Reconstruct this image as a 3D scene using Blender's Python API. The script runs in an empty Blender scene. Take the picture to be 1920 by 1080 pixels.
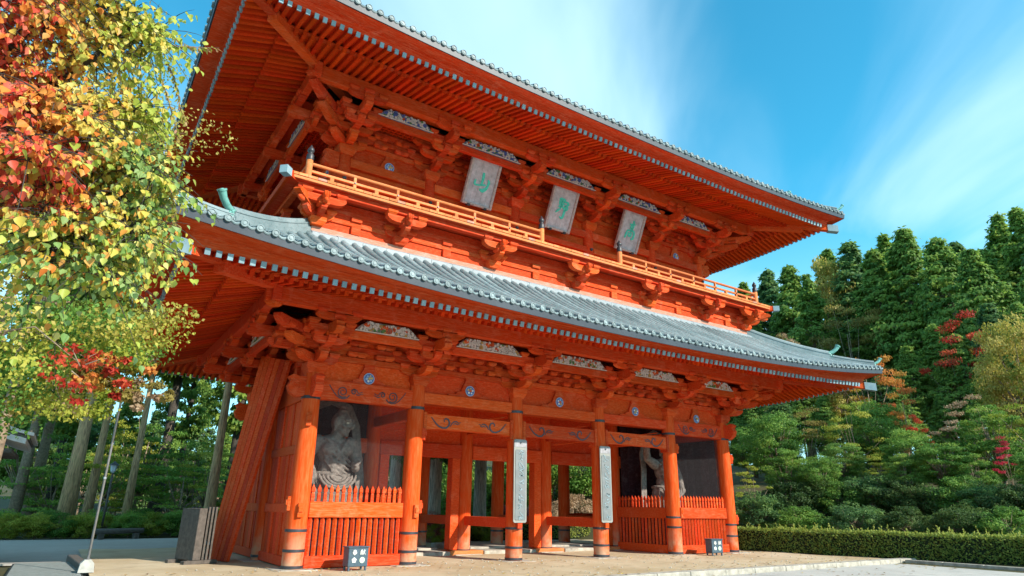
import bpy, math, random
import numpy as np
from mathutils import Matrix, Vector
R = math.radians
scene = bpy.context.scene
COL = scene.collection
rnd = random.Random(7)

# ------------------------------------------------------------------ camera
CAM = Vector((-17.254, -22.164, 1.954))
YAW, PIT, ROL, FPX = 0.58759, 0.32795, 0.01449, 1204.7
_f = Vector((math.sin(YAW) * math.cos(PIT), math.cos(YAW) * math.cos(PIT), math.sin(PIT)))
_r = Vector((math.cos(YAW), -math.sin(YAW), 0.0))
_u = _r.cross(_f)
_r2 = _r * math.cos(ROL) + _u * math.sin(ROL)
_u2 = _u * math.cos(ROL) - _r * math.sin(ROL)
cam_data = bpy.data.cameras.new("camera")
cam_data.sensor_width = 36.0
cam_data.lens = 36.0 * FPX / 1920.0
cam_data.clip_start = 0.05
cam_data.clip_end = 3000
camera = bpy.data.objects.new("camera", cam_data)
COL.objects.link(camera)
m = Matrix.Identity(4)
for i in range(3):
    m[i][0], m[i][1], m[i][2], m[i][3] = _r2[i], _u2[i], -_f[i], CAM[i]
camera.matrix_world = m
scene.camera = camera

# ------------------------------------------------------------------ sun and sky
SUN_AZ, SUN_EL = R(24), R(31)      # azimuth away from the facade's normal, towards +X
to_sun = Vector((math.sin(SUN_AZ) * math.cos(SUN_EL), -math.cos(SUN_AZ) * math.cos(SUN_EL), math.sin(SUN_EL)))
sun_data = bpy.data.lights.new("sun", 'SUN')
sun_data.energy = 2.0
sun_data.angle = R(0.5)
sun_data.color = (1.0, 0.93, 0.82)
sun = bpy.data.objects.new("sun", sun_data)
sun.rotation_euler = to_sun.to_track_quat('Z', 'Y').to_euler()
sun.location = (20, -30, 40)
COL.objects.link(sun)

world = bpy.data.worlds.new("World")
scene.world = world
world.use_nodes = True
wt = world.node_tree
for n in list(wt.nodes):
    wt.nodes.remove(n)

def wn(t, **k):
    n = wt.nodes.new(t)
    for a, b in k.items():
        setattr(n, a, b)
    return n
sky = wn('ShaderNodeTexSky', sky_type='NISHITA', sun_disc=False)
sky.sun_elevation = SUN_EL
sky.sun_rotation = math.atan2(to_sun.x, to_sun.y)
sky.altitude = 800
sky.air_density = 1.0
sky.dust_density = 0.6
sky.ozone_density = 2.2
tc = wn('ShaderNodeTexCoord')
sep = wn('ShaderNodeSeparateXYZ')
wt.links.new(tc.outputs['Generated'], sep.inputs[0])
zc = wn('ShaderNodeMath', operation='MAXIMUM'); zc.inputs[1].default_value = 0.06
wt.links.new(sep.outputs['Z'], zc.inputs[0])
dv = wn('ShaderNodeVectorMath', operation='DIVIDE')
cz = wn('ShaderNodeCombineXYZ')
for i in range(3):
    wt.links.new(zc.outputs[0], cz.inputs[i])
wt.links.new(tc.outputs['Generated'], dv.inputs[0]); wt.links.new(cz.outputs[0], dv.inputs[1])
mp = wn('ShaderNodeMapping')
mp.inputs['Scale'].default_value = (0.36, 0.95, 0.0)
mp.inputs['Location'].default_value = (4.1, 1.35, 0)
mp0 = wn('ShaderNodeMapping')
mp0.inputs['Rotation'].default_value = (0, 0, R(-41))      # the cirrus bands run towards the north-east
wt.links.new(dv.outputs[0], mp0.inputs[0]); wt.links.new(mp0.outputs[0], mp.inputs[0])
n1 = wn('ShaderNodeTexNoise'); n1.inputs['Scale'].default_value = 1.5; n1.inputs['Detail'].default_value = 6
n1.inputs['Roughness'].default_value = 0.46; n1.inputs['Distortion'].default_value = 0.55
wt.links.new(mp.outputs[0], n1.inputs['Vector'])
rp = wn('ShaderNodeValToRGB')
rp.color_ramp.elements[0].position = 0.33; rp.color_ramp.elements[0].color = (0, 0, 0, 1)
rp.color_ramp.elements[1].position = 0.74; rp.color_ramp.elements[1].color = (0.78, 0.78, 0.78, 1)
rp.color_ramp.interpolation = 'EASE'
wt.links.new(n1.outputs['Fac'], rp.inputs[0])
# haze towards the horizon, all round
hz = wn('ShaderNodeMapRange'); hz.inputs[1].default_value = 0.0; hz.inputs[2].default_value = 0.46
hz.inputs[3].default_value = 0.75; hz.inputs[4].default_value = 0.0
hz.interpolation_type = 'SMOOTHSTEP'
wt.links.new(sep.outputs['Z'], hz.inputs[0])
cm = wn('ShaderNodeMath', operation='MAXIMUM')
wt.links.new(rp.outputs[0], cm.inputs[0]); wt.links.new(hz.outputs[0], cm.inputs[1])
tint = wn('ShaderNodeMixRGB', blend_type='MULTIPLY'); tint.inputs[0].default_value = 1.0
tint.inputs[2].default_value = (0.13, 0.57, 0.55, 1)
wt.links.new(sky.outputs[0], tint.inputs[1])
mixc = wn('ShaderNodeMixRGB'); mixc.inputs[2].default_value = (1.55, 2.25, 2.6, 1)
wt.links.new(cm.outputs[0], mixc.inputs[0]); wt.links.new(tint.outputs[0], mixc.inputs[1])
bg = wn('ShaderNodeBackground'); bg.inputs['Strength'].default_value = 0.15
wt.links.new(mixc.outputs[0], bg.inputs['Color'])
wo = wn('ShaderNodeOutputWorld')
wt.links.new(bg.outputs[0], wo.inputs['Surface'])

vs = scene.view_settings
vs.view_transform = 'Standard'
vs.look = 'None'
vs.exposure = 1.92
vs.gamma = 1.0
scene.render.engine = 'CYCLES'
scene.cycles.max_bounces = 8
scene.cycles.diffuse_bounces = 4
scene.cycles.use_denoising = True

# ------------------------------------------------------------------ helpers
def at_Y(px, py, Y):
    d = _r2 * ((px - 960) / FPX) + _u2 * ((540 - py) / FPX) + _f
    return CAM + d * ((Y - CAM.y) / d.y)

def at_dist(px, py, dist):
    d = _r2 * ((px - 960) / FPX) + _u2 * ((540 - py) / FPX) + _f
    h = math.hypot(d.x, d.y)
    return CAM + d * (dist / h)

class MB:
    """collects shapes for one mesh"""
    def __init__(s):
        s.v = []; s.f = []; s.mi = []
    def add(s, v, f, mi=0):
        o = len(s.v)
        s.v += [tuple(p) for p in v]
        s.f += [tuple(i + o for i in q) for q in f]
        s.mi += [mi] * len(f)
        return s
    def box(s, x0, x1, y0, y1, z0, z1, mi=0):
        v = [(x, y, z) for z in (z0, z1) for y in (y0, y1) for x in (x0, x1)]
        return s.add(v, [(0, 2, 3, 1), (4, 5, 7, 6), (0, 1, 5, 4), (2, 6, 7, 3), (0, 4, 6, 2), (1, 3, 7, 5)], mi)
    def cbox(s, x0, x1, y0, y1, z0, z1, c=0.012, mi=0):
        X = (x0, x1); Y = (y0, y1); Z = (z0, z1); v = []; idx = {}
        sg = (1, -1)
        for a in range(2):
            for b in range(2):
                for d in range(2):
                    p = [X[a], Y[b], Z[d]]
                    for ax in range(3):
                        q = list(p)
                        for k, t in enumerate((a, b, d)):
                            if k != ax:
                                q[k] += sg[t] * c
                        idx[(a, b, d, ax)] = len(v); v.append(q)
        g = lambda a, b, d, ax: idx[(a, b, d, ax)]
        f = []
        f += [(g(0,0,0,0), g(0,0,1,0), g(0,1,1,0), g(0,1,0,0)), (g(1,0,0,0), g(1,1,0,0), g(1,1,1,0), g(1,0,1,0))]
        f += [(g(0,0,0,1), g(1,0,0,1), g(1,0,1,1), g(0,0,1,1)), (g(0,1,0,1), g(0,1,1,1), g(1,1,1,1), g(1,1,0,1))]
        f += [(g(0,0,0,2), g(0,1,0,2), g(1,1,0,2), g(1,0,0,2)), (g(0,0,1,2), g(1,0,1,2), g(1,1,1,2), g(0,1,1,2))]
        for a in range(2):
            for b in range(2):
                f.append((g(a,b,0,0), g(a,b,1,0), g(a,b,1,1), g(a,b,0,1)))
                f.append((g(a,0,b,0), g(a,1,b,0), g(a,1,b,2), g(a,0,b,2)))
                f.append((g(0,a,b,1), g(1,a,b,1), g(1,a,b,2), g(0,a,b,2)))
                for d in range(2):
                    f.append((g(a,b,d,0), g(a,b,d,1), g(a,b,d,2)))
        return s.add(v, f, mi)
    def prism(s, poly, a0, a1, fn, mi=0):
        """poly: 2D outline; fn(p, q, a) -> 3D"""
        n = len(poly)
        v = [fn(p, q, a0) for p, q in poly] + [fn(p, q, a1) for p, q in poly]
        f = [tuple(range(n))[::-1], tuple(range(n, 2 * n))]
        f += [(i, (i + 1) % n, n + (i + 1) % n, n + i) for i in range(n)]
        return s.add(v, f, mi)
    def lathe(s, prof, n=20, c=(0, 0, 0), mi=0, cap=True):
        v = []; f = []
        for r, z in prof:
            for k in range(n):
                a = 2 * math.pi * k / n
                v.append((c[0] + r * math.cos(a), c[1] + r * math.sin(a), c[2] + z))
        for j in range(len(prof) - 1):
            for k in range(n):
                f.append((j * n + k, j * n + (k + 1) % n, (j + 1) * n + (k + 1) % n, (j + 1) * n + k))
        if cap:
            f.append(tuple(range(n))[::-1]); f.append(tuple(range((len(prof) - 1) * n, len(prof) * n)))
        return s.add(v, f, mi)
    def tube(s, path, rad, n=8, mi=0, cap=True, flat=1.0):
        path = [Vector(p) for p in path]
        if not hasattr(rad, '__len__'):
            rad = [rad] * len(path)
        v = []; f = []
        prev = None
        for i, p in enumerate(path):
            t = (path[min(i + 1, len(path) - 1)] - path[max(i - 1, 0)])
            t = t.normalized() if t.length > 1e-9 else Vector((0, 0, 1))
            if prev is None:
                ref = Vector((0, 0, 1)) if abs(t.z) < 0.9 else Vector((0, 1, 0))
                a = t.cross(ref).normalized()
            else:
                a = (prev - t * prev.dot(t))
                a = a.normalized() if a.length > 1e-6 else t.orthogonal().normalized()
            prev = a
            b = t.cross(a)
            for k in range(n):
                w = 2 * math.pi * k / n
                v.append(p + a * (math.cos(w) * rad[i]) + b * (math.sin(w) * rad[i] * flat))
        for i in range(len(path) - 1):
            for k in range(n):
                f.append((i * n + k, i * n + (k + 1) % n, (i + 1) * n + (k + 1) % n, (i + 1) * n + k))
        if cap:
            f.append(tuple(range(n))[::-1]); f.append(tuple(range((len(path) - 1) * n, len(path) * n)))
        return s.add(v, f, mi)
    def ellipsoid(s, c, r, nu=12, nv=8, rot=None, mi=0):
        v = []; f = []
        c = Vector(c)
        for j in range(nv + 1):
            th = math.pi * j / nv
            for i in range(nu):
                ph = 2 * math.pi * i / nu
                p = Vector((r[0] * math.sin(th) * math.cos(ph), r[1] * math.sin(th) * math.sin(ph), r[2] * math.cos(th)))
                if rot is not None:
                    p = rot @ p
                v.append(c + p)
        for j in range(nv):
            for i in range(nu):
                a = j * nu + i; b = j * nu + (i + 1) % nu
                f.append((a, a + nu, b + nu, b))
        return s.add(v, f, mi)
    def xf(s, M):
        s.v = [tuple(M @ Vector(p)) for p in s.v]
        return s
    def mesh(s, name, mats, smooth=False):
        me = bpy.data.meshes.new(name)
        me.from_pydata(s.v, [], s.f)
        mats = mats if isinstance(mats, (list, tuple)) else [mats]
        for k in mats:
            me.materials.append(k)
        if len(mats) > 1:
            me.polygons.foreach_set('material_index', s.mi)
        if smooth:
            me.polygons.foreach_set('use_smooth', [True] * len(me.polygons))
        me.update()
        return me

def link(name, data, parent=None, loc=None, rotz=None, M=None):
    o = bpy.data.objects.new(name, data)
    COL.objects.link(o)
    if parent is not None:
        o.parent = parent
    if M is not None:
        o.matrix_basis = M
    else:
        if loc is not None:
            o.location = loc
        if rotz is not None:
            o.rotation_euler = (0, 0, rotz)
    return o

def obj(name, mb, mats, parent=None, smooth=False, loc=None, rotz=None, M=None):
    return link(name, mb.mesh(name, mats, smooth), parent, loc, rotz, M)

def empty(name, loc=(0, 0, 0), parent=None, rotz=0.0):
    o = link(name, None, parent, loc, rotz)
    o.empty_display_size = 0.3
    return o

def tag(o, label=None, cat=None, group=None, kind=None):
    if label: o['label'] = label
    if cat: o['category'] = cat
    if group: o['group'] = group
    if kind: o['kind'] = kind
    return o

def smooth_by_angle(me, deg=40):
    """flat shading across hard edges, smooth elsewhere"""
    me.polygons.foreach_set('use_smooth', [True] * len(me.polygons))
    try:
        me.set_sharp_from_angle(angle=R(deg))
    except Exception:
        pass

# ------------------------------------------------------------------ materials
class NT:
    def __init__(s, name):
        s.m = bpy.data.materials.new(name); s.m.use_nodes = True
        s.t = s.m.node_tree
        for n in list(s.t.nodes):
            s.t.nodes.remove(n)
        s.out = s.n('ShaderNodeOutputMaterial')
    def n(s, t, **k):
        x = s.t.nodes.new(t)
        for a, b in k.items():
            setattr(x, a, b)
        return x
    def l(s, a, b):
        s.t.links.new(a, b)
    def pos(s):
        return s.n('ShaderNodeNewGeometry').outputs['Position']
    def objc(s):
        return s.n('ShaderNodeTexCoord').outputs['Object']
    def noise(s, vec, scale, detail=4, rough=0.55, stretch=None, dist=0.0):
        if stretch:
            mp = s.n('ShaderNodeMapping'); mp.inputs['Scale'].default_value = stretch
            s.l(vec, mp.inputs[0]); vec = mp.outputs[0]
        x = s.n('ShaderNodeTexNoise')
        x.inputs['Scale'].default_value = scale; x.inputs['Detail'].default_value = detail
        x.inputs['Roughness'].default_value = rough; x.inputs['Distortion'].default_value = dist
        s.l(vec, x.inputs['Vector'])
        return x.outputs['Fac']
    def ramp(s, fac, stops):
        x = s.n('ShaderNodeValToRGB')
        el = x.color_ramp.elements
        while len(el) < len(stops):
            el.new(0.5)
        for e, (p, c) in zip(el, stops):
            e.position = p
            e.color = (c, c, c, 1) if not hasattr(c, '__len__') else (*c, 1)
        s.l(fac, x.inputs[0])
        return x.outputs[0]
    def mix(s, fac, a, b, mode='MIX'):
        x = s.n('ShaderNodeMixRGB', blend_type=mode)
        for i, v in ((0, fac), (1, a), (2, b)):
            if hasattr(v, 'links') or hasattr(v, 'is_linked'):
                s.l(v, x.inputs[i])
            elif i == 0:
                x.inputs[0].default_value = v
            else:
                x.inputs[i].default_value = (*v, 1) if len(v) == 3 else v
        return x.outputs[0]
    def math(s, op, a, b):
        x = s.n('ShaderNodeMath', operation=op)
        for i, v in ((0, a), (1, b)):
            if hasattr(v, 'is_linked'):
                s.l(v, x.inputs[i])
            else:
                x.inputs[i].default_value = v
        return x.outputs[0]
    def pbr(s, col, rough=0.6, metal=0.0, bump=None, bstr=0.3, bdist=0.02, spec=0.4):
        b = s.n('ShaderNodeBsdfPrincipled')
        for k, v in (('Base Color', col), ('Roughness', rough), ('Metallic', metal)):
            if hasattr(v, 'is_linked'):
                s.l(v, b.inputs[k])
            else:
                b.inputs[k].default_value = (*v, 1) if hasattr(v, '__len__') else v
        b.inputs['Specular IOR Level'].default_value = spec
        if bump is not None:
            bp = s.n('ShaderNodeBump'); bp.inputs['Strength'].default_value = bstr
            bp.inputs['Distance'].default_value = bdist
            s.l(bump, bp.inputs['Height']); s.l(bp.outputs[0], b.inputs['Normal'])
        s.l(b.outputs[0], s.out.inputs['Surface'])
        return s.m

def mat_paint(name, base, worn, dark, wear=0.5, streak=(1.2, 1.2, 5), rough=0.55):
    t = NT(name); p = t.pos()
    rn = t.n('ShaderNodeObjectInfo').outputs['Random']
    big = t.noise(p, 0.55, 3, 0.6)
    c = t.mix(t.ramp(big, [(0.3, 0.0), (0.75, 1.0)]), base, tuple(b * 0.80 + w * 0.12 for b, w in zip(base, worn)))
    grain = t.noise(p, 5.0, 6, 0.62, stretch=streak)
    c = t.mix(t.ramp(grain, [(0.45, 0.0), (0.72, wear)]), c, worn)
    chalk = t.noise(p, 1.9, 6, 0.7, dist=0.6)
    c = t.mix(t.ramp(chalk, [(0.54, 0.0), (0.72, 0.55 * wear + 0.12)]), c, tuple(min(0.85, w * 1.02 + 0.03) for w in worn))
    fine = t.noise(p, 26.0, 5, 0.72, stretch=tuple(max(0.12, s_ * 0.3) for s_ in streak))
    c = t.mix(t.ramp(fine, [(0.50, 0.0), (0.66, 0.45)]), c, tuple(b * 0.45 for b in base))
    spots = t.noise(p, 13.0, 5, 0.75)
    c = t.mix(t.ramp(spots, [(0.60, 0.0), (0.74, 0.7)]), c, dark)
    hs = t.n('ShaderNodeHueSaturation')
    t.l(c, hs.inputs['Color'])
    v = t.n('ShaderNodeMapRange'); v.inputs[3].default_value = 0.74; v.inputs[4].default_value = 1.14
    t.l(rn, v.inputs[0]); t.l(v.outputs[0], hs.inputs['Value'])
    hv = t.n('ShaderNodeMapRange'); hv.inputs[3].default_value = 0.4945; hv.inputs[4].default_value = 0.5030
    t.l(t.math('FRACT', t.math('MULTIPLY', rn, 7.31), 0.0), hv.inputs[0]); t.l(hv.outputs[0], hs.inputs['Hue'])
    return t.pbr(hs.outputs[0], t.ramp(grain, [(0.3, rough - 0.0), (0.8, rough + 0.25)]), 0, grain, 0.25, 0.01, 0.06)

RED = mat_paint('vermilion paint', (0.69, 0.060, 0.006), (0.74, 0.16, 0.055), (0.18, 0.016, 0.008), 0.7)
RED_H = mat_paint('vermilion paint on beams', (0.69, 0.064, 0.006), (0.74, 0.18, 0.07), (0.18, 0.016, 0.008), 0.8, (0.5, 4, 6))
RED_B = mat_paint('vermilion paint on rafters', (0.70, 0.060, 0.006), (0.72, 0.11, 0.022), (0.14, 0.02, 0.01), 0.25)
RAIL = mat_paint('bright railing paint', (0.72, 0.22, 0.065), (0.74, 0.36, 0.18), (0.35, 0.06, 0.02), 0.5, (0.6, 5, 6))
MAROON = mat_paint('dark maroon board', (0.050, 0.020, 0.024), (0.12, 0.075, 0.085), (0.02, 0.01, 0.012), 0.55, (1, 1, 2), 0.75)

def mat_column():
    t = NT('worn column paint'); p = t.pos()
    grain = t.noise(p, 3.5, 7, 0.65, stretch=(4, 4, 0.5))
    base = t.mix(t.ramp(grain, [(0.42, 0.0), (0.70, 0.6)]), (0.64, 0.066, 0.008), (0.72, 0.18, 0.06))
    sx = t.n('ShaderNodeSeparateXYZ'); t.l(p, sx.inputs[0])
    patch = t.noise(p, 1.6, 5, 0.6)
    low = t.n('ShaderNodeMapRange'); low.inputs[1].default_value = 1.35; low.inputs[2].default_value = 0.15
    t.l(sx.outputs['Z'], low.inputs[0])
    f = t.math('MULTIPLY', low.outputs[0], t.ramp(patch, [(0.38, 0.0), (0.62, 0.85)]))
    c = t.mix(f, base, (0.50, 0.34, 0.22))
    cr = t.noise(p, 9.0, 5, 0.7, stretch=(5, 5, 0.25))
    c = t.mix(t.ramp(cr, [(0.66, 0.0), (0.74, 0.8)]), c, (0.12, 0.03, 0.012))
    return t.pbr(c, 0.62, 0, grain, 0.3, 0.012, 0.06)
COLUMN = mat_column()

def mat_copper(name, a, b, c, rough=0.55):
    t = NT(name); p = t.pos()
    big = t.noise(p, 0.8, 5, 0.65)
    fine = t.noise(p, 9, 5, 0.7)
    rn = t.n('ShaderNodeObjectInfo').outputs['Random']
    col = t.mix(t.ramp(big, [(0.35, 0.0), (0.65, 1.0)]), a, b)
    col = t.mix(t.ramp(fine, [(0.52, 0.0), (0.72, 0.75)]), col, c)
    hs = t.n('ShaderNodeHueSaturation'); t.l(col, hs.inputs['Color'])
    v = t.n('ShaderNodeMapRange'); v.inputs[3].default_value = 0.74; v.inputs[4].default_value = 1.22
    t.l(rn, v.inputs[0]); t.l(v.outputs[0], hs.inputs['Value'])
    return t.pbr(hs.outputs[0], rough, 0.0, fine, 0.25, 0.01, 0.5)
PATINA = mat_copper('weathered copper tile', (0.155, 0.21, 0.22), (0.25, 0.305, 0.315), (0.06, 0.11, 0.115))
PATINA_PAN = mat_copper('copper tile valley', (0.09, 0.125, 0.125), (0.13, 0.17, 0.17), (0.03, 0.055, 0.06))
VERDI = mat_copper('verdigris ornament', (0.10, 0.34, 0.28), (0.20, 0.45, 0.40), (0.03, 0.10, 0.09), 0.5)
CAPM = mat_copper('rafter end copper', (0.17, 0.28, 0.33), (0.27, 0.37, 0.40), (0.15, 0.25, 0.33), 0.4)
SLATE = mat_copper('dark eave strip', (0.022, 0.028, 0.040), (0.035, 0.042, 0.055), (0.02, 0.02, 0.025), 0.5)
IRON = mat_copper('dark iron', (0.028, 0.028, 0.034), (0.05, 0.05, 0.06), (0.015, 0.012, 0.012), 0.45)
SCROLL = mat_copper('dark scroll paint', (0.055, 0.035, 0.05), (0.09, 0.06, 0.075), (0.03, 0.015, 0.02), 0.6)

def mat_plain(name, col, rough=0.6, var=0.25, scale=6.0, bump=0.2, metal=0.0):
    t = NT(name); p = t.pos()
    n = t.noise(p, scale, 5, 0.62)
    c = t.mix(t.ramp(n, [(0.3, 0.0), (0.7, 1.0)]), tuple(v * (1 - var) for v in col), tuple(min(1, v * (1 + var)) for v in col))
    return t.pbr(c, rough, metal, n, bump, 0.01, 0.4)
STONE = mat_plain('pale foundation stone', (0.38, 0.34, 0.28), 0.8, 0.38, 3.5)
CONC = mat_plain('grey concrete', (0.42, 0.41, 0.38), 0.85, 0.2, 7)
GREYWOOD = mat_plain('grey weathered wood', (0.095, 0.078, 0.066), 0.8, 0.35, 8)
PLAQUE = mat_plain('weathered plaque wood', (0.52, 0.47, 0.50), 0.75, 0.28, 4)
PLAQUE_F = mat_plain('plaque frame wood', (0.46, 0.38, 0.36), 0.75, 0.3, 9)
TEAL = mat_plain('teal lettering', (0.08, 0.62, 0.48), 0.6, 0.2, 12)
BOARD = mat_plain('pale sign board', (0.16, 0.175, 0.18), 0.5, 0.16, 3.5)
BOARD_F = mat_plain('sign board rim', (0.27, 0.265, 0.24), 0.45, 0.1, 6)
INK = mat_plain('faded blue-grey lettering', (0.21, 0.28, 0.31), 0.6, 0.25, 9)
STEELBLUE = mat_plain('blue grey painted steel', (0.055, 0.09, 0.12), 0.45, 0.2, 10, 0.05)
WHITE = mat_plain('white paint', (0.72, 0.72, 0.68), 0.6, 0.1, 10)
PALEGREEN = mat_plain('pale green paint', (0.55, 0.66, 0.50), 0.6, 0.1, 10)
GALV = mat_plain('galvanised pipe', (0.40, 0.41, 0.43), 0.4, 0.15, 8, 0.05, 0.6)
CARVE_W = mat_plain('white carving paint', (0.72, 0.70, 0.66), 0.6, 0.15, 20)
CARVE_B = mat_plain('blue grey carving paint', (0.20, 0.23, 0.32), 0.6, 0.3, 18)
CARVE_V = mat_plain('blue carving paint', (0.10, 0.16, 0.45), 0.6, 0.3, 18)
CARVE_G = mat_plain('green carving paint', (0.10, 0.26, 0.08), 0.6, 0.3, 18)
CARVE_O = mat_plain('orange carving paint', (0.62, 0.10, 0.02), 0.6, 0.3, 18)
CARVE_Y = mat_plain('ochre carving paint', (0.55, 0.36, 0.12), 0.6, 0.3, 18)
STATUE = mat_plain('grey brown statue wood', (0.225, 0.185, 0.16), 0.8, 0.42, 7, 0.9)
EYE = mat_plain('statue eye', (0.75, 0.72, 0.6), 0.25, 0.05, 5, 0.0)
WIRE = mat_plain('netting wire', (0.10, 0.092, 0.095), 0.5, 0.1, 5, 0.0)
# ------------------------------------------------------------------ the gate
gate = tag(empty('temple_gate'), 'two-storey vermilion wooden temple gate with grey-green tiled roofs', 'gate')
COLX = [-10.7, -6.74, -2.24, 2.24, 6.74, 10.7]
BAYC = [(-10.7 - 6.74) / 2, -4.49, 0.0, 4.49, (10.7 + 6.74) / 2]
LOW = dict(hx=10.7, hy=4.1, yc=4.1, o_r=5.1, s_k=3.55, s_p=2.1, zc=7.70, sf=0.30, zbt=7.96, zbp=8.54, o_t=5.8, zt=8.05,
           Rr=0.36, Rt=0.80, s_top=1.15, H=2.80, dz=0.0)
UPP = dict(hx=10.35, hy=3.75, yc=4.1, o_r=5.05, s_k=3.55, s_p=2.0, zc=16.55, sf=0.33, zbt=16.84, zbp=17.33, o_t=5.75, zt=17.0,
           Rr=0.30, Rt=0.55, s_top=-3.70, H=7.4, dz=8.85)
NRM = {'front': ((0, -1), (1, 0)), 'left': ((-1, 0), (0, -1)), 'right': ((1, 0), (0, 1)), 'back': ((0, 1), (-1, 0))}

def PT(S, side, u, s, z):
    n, t = NRM[side]
    B = S['hy'] if side in ('front', 'back') else S['hx']
    return Vector((n[0] * (B + s) + t[0] * u, S['yc'] + n[1] * (B + s) + t[1] * u, z))
def BH(S, side):
    return S['hx'] if side in ('front', 'back') else S['hy']
def side_matrix(S, side, u, s=0.0, z=0.0):
    n, t = NRM[side]
    p = PT(S, side, u, s, z)
    return Matrix(((t[0], -n[0], 0, p.x), (t[1], -n[1], 0, p.y), (0, 0, 1, p.z), (0, 0, 0, 1)))
def rise(S, side, u):
    return min(1.0, abs(u) / (BH(S, side) + S['o_r'])) ** 2.2 * S['Rr']
def zfly(S, side, u, s):
    return S['zc'] + S['sf'] * (S['o_r'] - s) + rise(S, side, u) * (1 - 0.15 * (S['o_r'] - s) / (S['o_r'] - S['s_k']))
def zbase(S, side, u, s):
    a = (s - S['s_p']) / (S['s_k'] + 0.15 - S['s_p'])
    return S['zbp'] * (1 - a) + (S['zbt'] + 0.85 * rise(S, side, u)) * a

def sweep(S, side, prof, N=40, closed=False):
    """prof: list of (s, fz) with fz(u, s) -> z; ends meet the neighbouring side on the diagonal"""
    mb = MB(); v = []; f = []; k = len(prof)
    for i in range(N + 1):
        tau = -1 + 2 * i / N
        tau = math.copysign(abs(tau) ** 0.8, tau)
        for s, fz in prof:
            u = tau * (BH(S, side) + s)
            v.append(PT(S, side, u, s, fz(u, s)))
    for i in range(N):
        for j in range(k if closed else k - 1):
            a = i * k + j; b = i * k + (j + 1) % k
            f.append((a, b, b + k, a + k))
    mb.add(v, f)
    return mb

# ---------------- columns, foundation stones, bands
col_prof = [(0.325, 0.0), (0.33, 0.4), (0.33, 2.5), (0.325, 4.2), (0.30, 5.7), (0.285, 6.24)]
me_col = MB().lathe(col_prof, 28).mesh('column', COLUMN); smooth_by_angle(me_col)
def band_mesh(r, h):
    me = MB().lathe([(r, -h / 2), (r + 0.012, -h / 2), (r + 0.012, h / 2), (r, h / 2)], 28, cap=False).mesh('metal_band', IRON)
    smooth_by_angle(me); return me
me_band = band_mesh(0.331, 0.085); me_band_t = band_mesh(0.312, 0.10)
mb = MB().cbox(-0.66, 0.66, -0.62, 0.62, -0.14, 0.0, 0.02)
me_slab = mb.mesh('foundation_stone', STONE)
BANDS = {-10.7: (1.14, 0.54, 0.06), -6.74: (1.03, 0.43, 0.06), -2.24: (1.16, 0.47, 0.06), 2.24: (1.14, 0.47, 0.06),
         6.74: (1.59, 1.16, 0.06), 10.7: (1.26, 0.74, 0.06)}
for yi, Y in enumerate((0.0, 4.0, 8.2)):
    for x in COLX:
        c = link('column', me_col, gate, (x, Y, 0))
        for z in (BANDS[x] if yi == 0 else ((0.75, 0.08) if yi == 2 else (0.14,))):
            link('metal_band', me_band, c, (0, 0, z))
        if yi == 0:
            link('metal_band', me_band_t, c, (0, 0, 5.63 if abs(x) < 3 else 5.38))
        link('foundation_stone', me_slab, gate, (x, Y, 0.0), (0.02 if yi else -0.03))
# upper columns
me_ucol = MB().lathe([(0.27, 12.3), (0.27, 14.2), (0.25, 15.12)], 20).mesh('upper_column', RED); smooth_by_angle(me_ucol)
UCX = [-10.35, -6.62, -2.22, 2.22, 6.62, 10.35]
for x in UCX:
    link('upper_column', me_ucol, gate, (x, 0.35, 0))
for y in (4.1, 7.85):
    for x in (-10.35, 10.35):
        link('upper_column', me_ucol, gate, (x, y, 0))

# wedges on the columns
wm = MB().cbox(-0.09, 0.09, -0.06, 0.06, -0.22, 0.22, 0.015).cbox(-0.07, 0.07, -0.10, -0.055, -0.05, 0.12, 0.01).mesh('wedge', RED_H)
for x, z, a in ((-10.7, 4.62, -0.25), (-10.7, 1.75, -0.1), (-6.74, 4.45, 0.9), (-6.74, 1.75, 0.2), (6.74, 4.7, 0.7), (6.74, 1.8, 0.5),
                (10.7, 4.4, 0.8), (10.7, 1.5, 0.9), (-10.7, 1.95, -1.45), (-6.74, 1.9, 1.4), (10.7, 1.45, 1.5)):
    M = Matrix.Translation((x, 0, z)) @ Matrix.Rotation(a, 4, 'Z') @ Matrix.Translation((0, -0.36, 0))
    link('wedge', wm, gate, M=M)

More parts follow.
